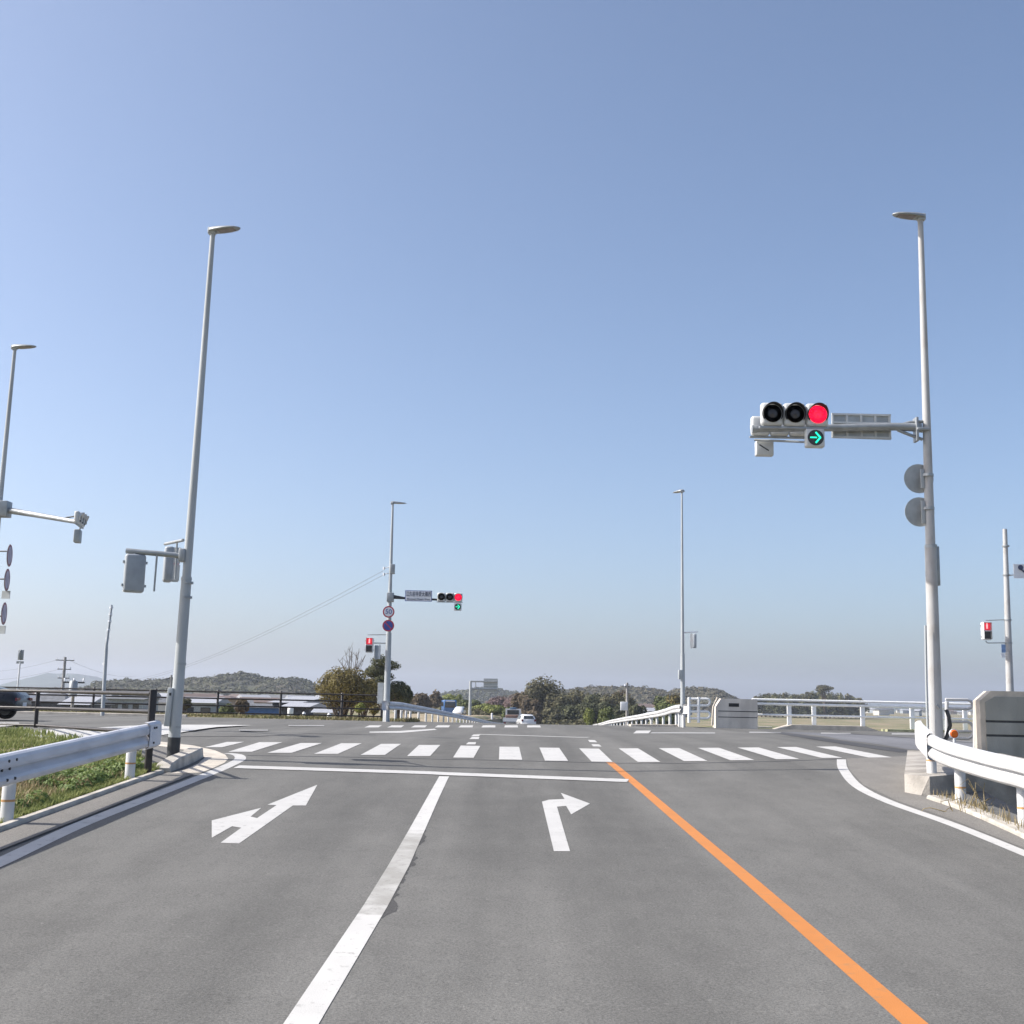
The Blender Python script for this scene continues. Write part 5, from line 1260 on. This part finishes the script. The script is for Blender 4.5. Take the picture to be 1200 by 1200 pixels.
# small pale objects by the far fence
def drum(label, px, y0, y1, wpx, Y, name='storage_drum'):
    a, c = at(px, y0, Y), at(px, y1, Y); r = wpx*Y/2800; root = thing(name, label, 'drum', c)
    k = MB(); h = a.z-c.z; k.lathe(c, [(-.1,r*.9),(0,r*.95),(h*.15,r),(h*.3,r*.96),(h*.5,r),(h*.85,r),(h,r*.8),(h,0)], 'Z', 18); k.build('body', M_SWHITE, root)
    k = MB(); k.lathe(c+Vector((0,0,h)), [(-.02,r*.5),(.04,r*.45),(.04,0)], 'Z', 14); k.build('lid', M_HOUS, root)
drum('white drum with dark gap beside the blue shed behind the fence', 340, 829, 841, 7, 60)
drum('smaller white drum right of the tall white one behind the fence', 356, 835, 841, 4, 60)
drum('cream round drum behind the fence in front of the olive tree', 385.5, 836.5, 843, 5, 58)
kk = thing('post_marker', 'thin white post at the dirt verge left of the truck', 'marker post', at(576.5,842,150)); k = MB(); k.path([at(576.5,843,150), at(576.5,836.5,150)], .12, 8); k.build('post', M_SWHITE, kk); k = MB(); k.lathe(at(576.5,836.5,150), [(0,.13),(.1,.1),(.1,0)], 'Z', 8); k.build('cap', M_HOUS, kk)

# ------------------------------------------------------------------ grass, weeds
M_GR = mat('grass_blades', (.33,.34,.13), .7, col2=(.12,.165,.05), island=True, trans=.3, scale=1.2, spec=.2)
M_DRY = mat('dry_grass', (.42,.34,.19), .8, col2=(.24,.19,.10), island=True, trans=.2, scale=2)
def grass(name, label, n, region, hmin, hmax, m, seed, wid=.006, clump=1):
    rg = random.Random(seed); vs = []; fs = []; c = 0
    while c < n:
        x, y = region(rg)
        if x is None: continue
        z = H(x, y); 
        den = noise.noise((x*1.3, y*1.3, seed))
        if den < -.25 and rg.random() < .6: continue
        hgt = rg.uniform(hmin, hmax)*(1+.7*den)
        a = rg.uniform(0, 6.283); l = rg.uniform(.1,.7)*hgt; dx, dy = math.cos(a), math.sin(a); wv = wid*rg.uniform(.7,1.5)
        i = len(vs); px_, py_ = -dy*wv, dx*wv
        vs += [(x-px_,y-py_,z-.02),(x+px_,y+py_,z-.02),(x+dx*l*.35+px_*.8,y+dy*l*.35+py_*.8,z+hgt*.6),(x+dx*l*.35-px_*.8,y+dy*l*.35-py_*.8,z+hgt*.6),(x+dx*l,y+dy*l,z+hgt)]
        fs += [(i,i+1,i+2,i+3),(i+3,i+2,i+4)]; c += 1
    b = MB(); b.add(vs, fs); o = b.build(name, m, normals=False); return tag(o, label, 'grass', kind='stuff')
def regL(rg):
    y = 8+12*math.sqrt(rg.random()); x = -5.48-rg.random()**1.4*4.4; return x, y
grass('verge_grass', 'short green grass and weeds behind the left guardrail', 70000, regL, .03, .12, M_GR, 21, .006)
def regL2(rg): return -6.2-rg.random()*9, 19.5+rg.random()*11
def regL2b(rg):
    x, y = regL2(rg)
    return (x, y) if not on_road(x, y, -.1) else (None, None)
grass('verge_grass', 'longer green grass under the near brown fence on the left', 22000, regL2b, .03, .12, M_GR, 22, .010)
grass('dry_weeds', 'straw coloured dead grass patch in the left verge', 6000, lambda rg: (-5.7-abs(rg.gauss(0,.9)), 16.4+rg.gauss(0,1.0)), .06, .20, M_DRY, 24, .006)
def regF(rg):
    x = -45+rg.random()*41; return x, 53.15+rg.random()*3.2
grass('verge_grass', 'rough low grass strip along the foot of the far fence', 16000, regF, .03, .15, mat('grass_far', (.16,.18,.06), .8, col2=(.22,.17,.09), island=True, trans=.2), 23, .02)
def regR(rg):
    t = rg.random(); p = G0.lerp(G1, t); return p.x+rg.gauss(0,.06)+.12, p.y+rg.gauss(0,.12)
G0, G1 = G(1088,934), G(1200,980)
grass('dry_weeds', 'straw coloured weeds at the foot of the right guardrail', 260, regR, .05, .20, M_DRY, 25, .005)
# dry vine hoop
k = MB(); rv = random.Random(2)
for i in range(15):
    p = G(rv.uniform(1105,1160), rv.uniform(944,952)); q = p+Vector((rv.uniform(-.3,.3), rv.uniform(-.1,.1), rv.uniform(.1,.42) if i < 8 else rv.uniform(.03,.14)))
    e = q+Vector((rv.uniform(-.15,.15), 0, -rv.uniform(.02,.1))); k.path([p, p.lerp(q,.6)+Vector((rv.uniform(-.05,.05),0,.03)), q, e], [.007,.006,.005,.003], 5)
tag(k.build('dead_vine', M_DRY), 'tangled dead vines curling beside the right guardrail posts', 'vine')

# ------------------------------------------------------------------ haze
b = MB(); b.box((0,2600,52), (10600,6400,128))
hz = b.build('haze', MATS['wire']); hz['kind'] = 'stuff'
m = bpy.data.materials.new('haze'); m.use_nodes = True; n = m.node_tree
for x in list(n.nodes):
    if x.type != 'OUTPUT_MATERIAL': n.nodes.remove(x)
pv = n.nodes.new('ShaderNodeVolumePrincipled'); pv.inputs['Color'].default_value = (.80,.87,1,1); pv.inputs['Density'].default_value = .00024; pv.inputs['Anisotropy'].default_value = .3
n.links.new(pv.outputs[0], n.nodes['Material Output'].inputs['Volume'])
hz.data.materials.clear(); hz.data.materials.append(m)
hz['label'] = 'thin pale haze in the air'; hz['category'] = 'haze'
for o in bpy.data.objects:
    if '_o' in o: del o['_o']
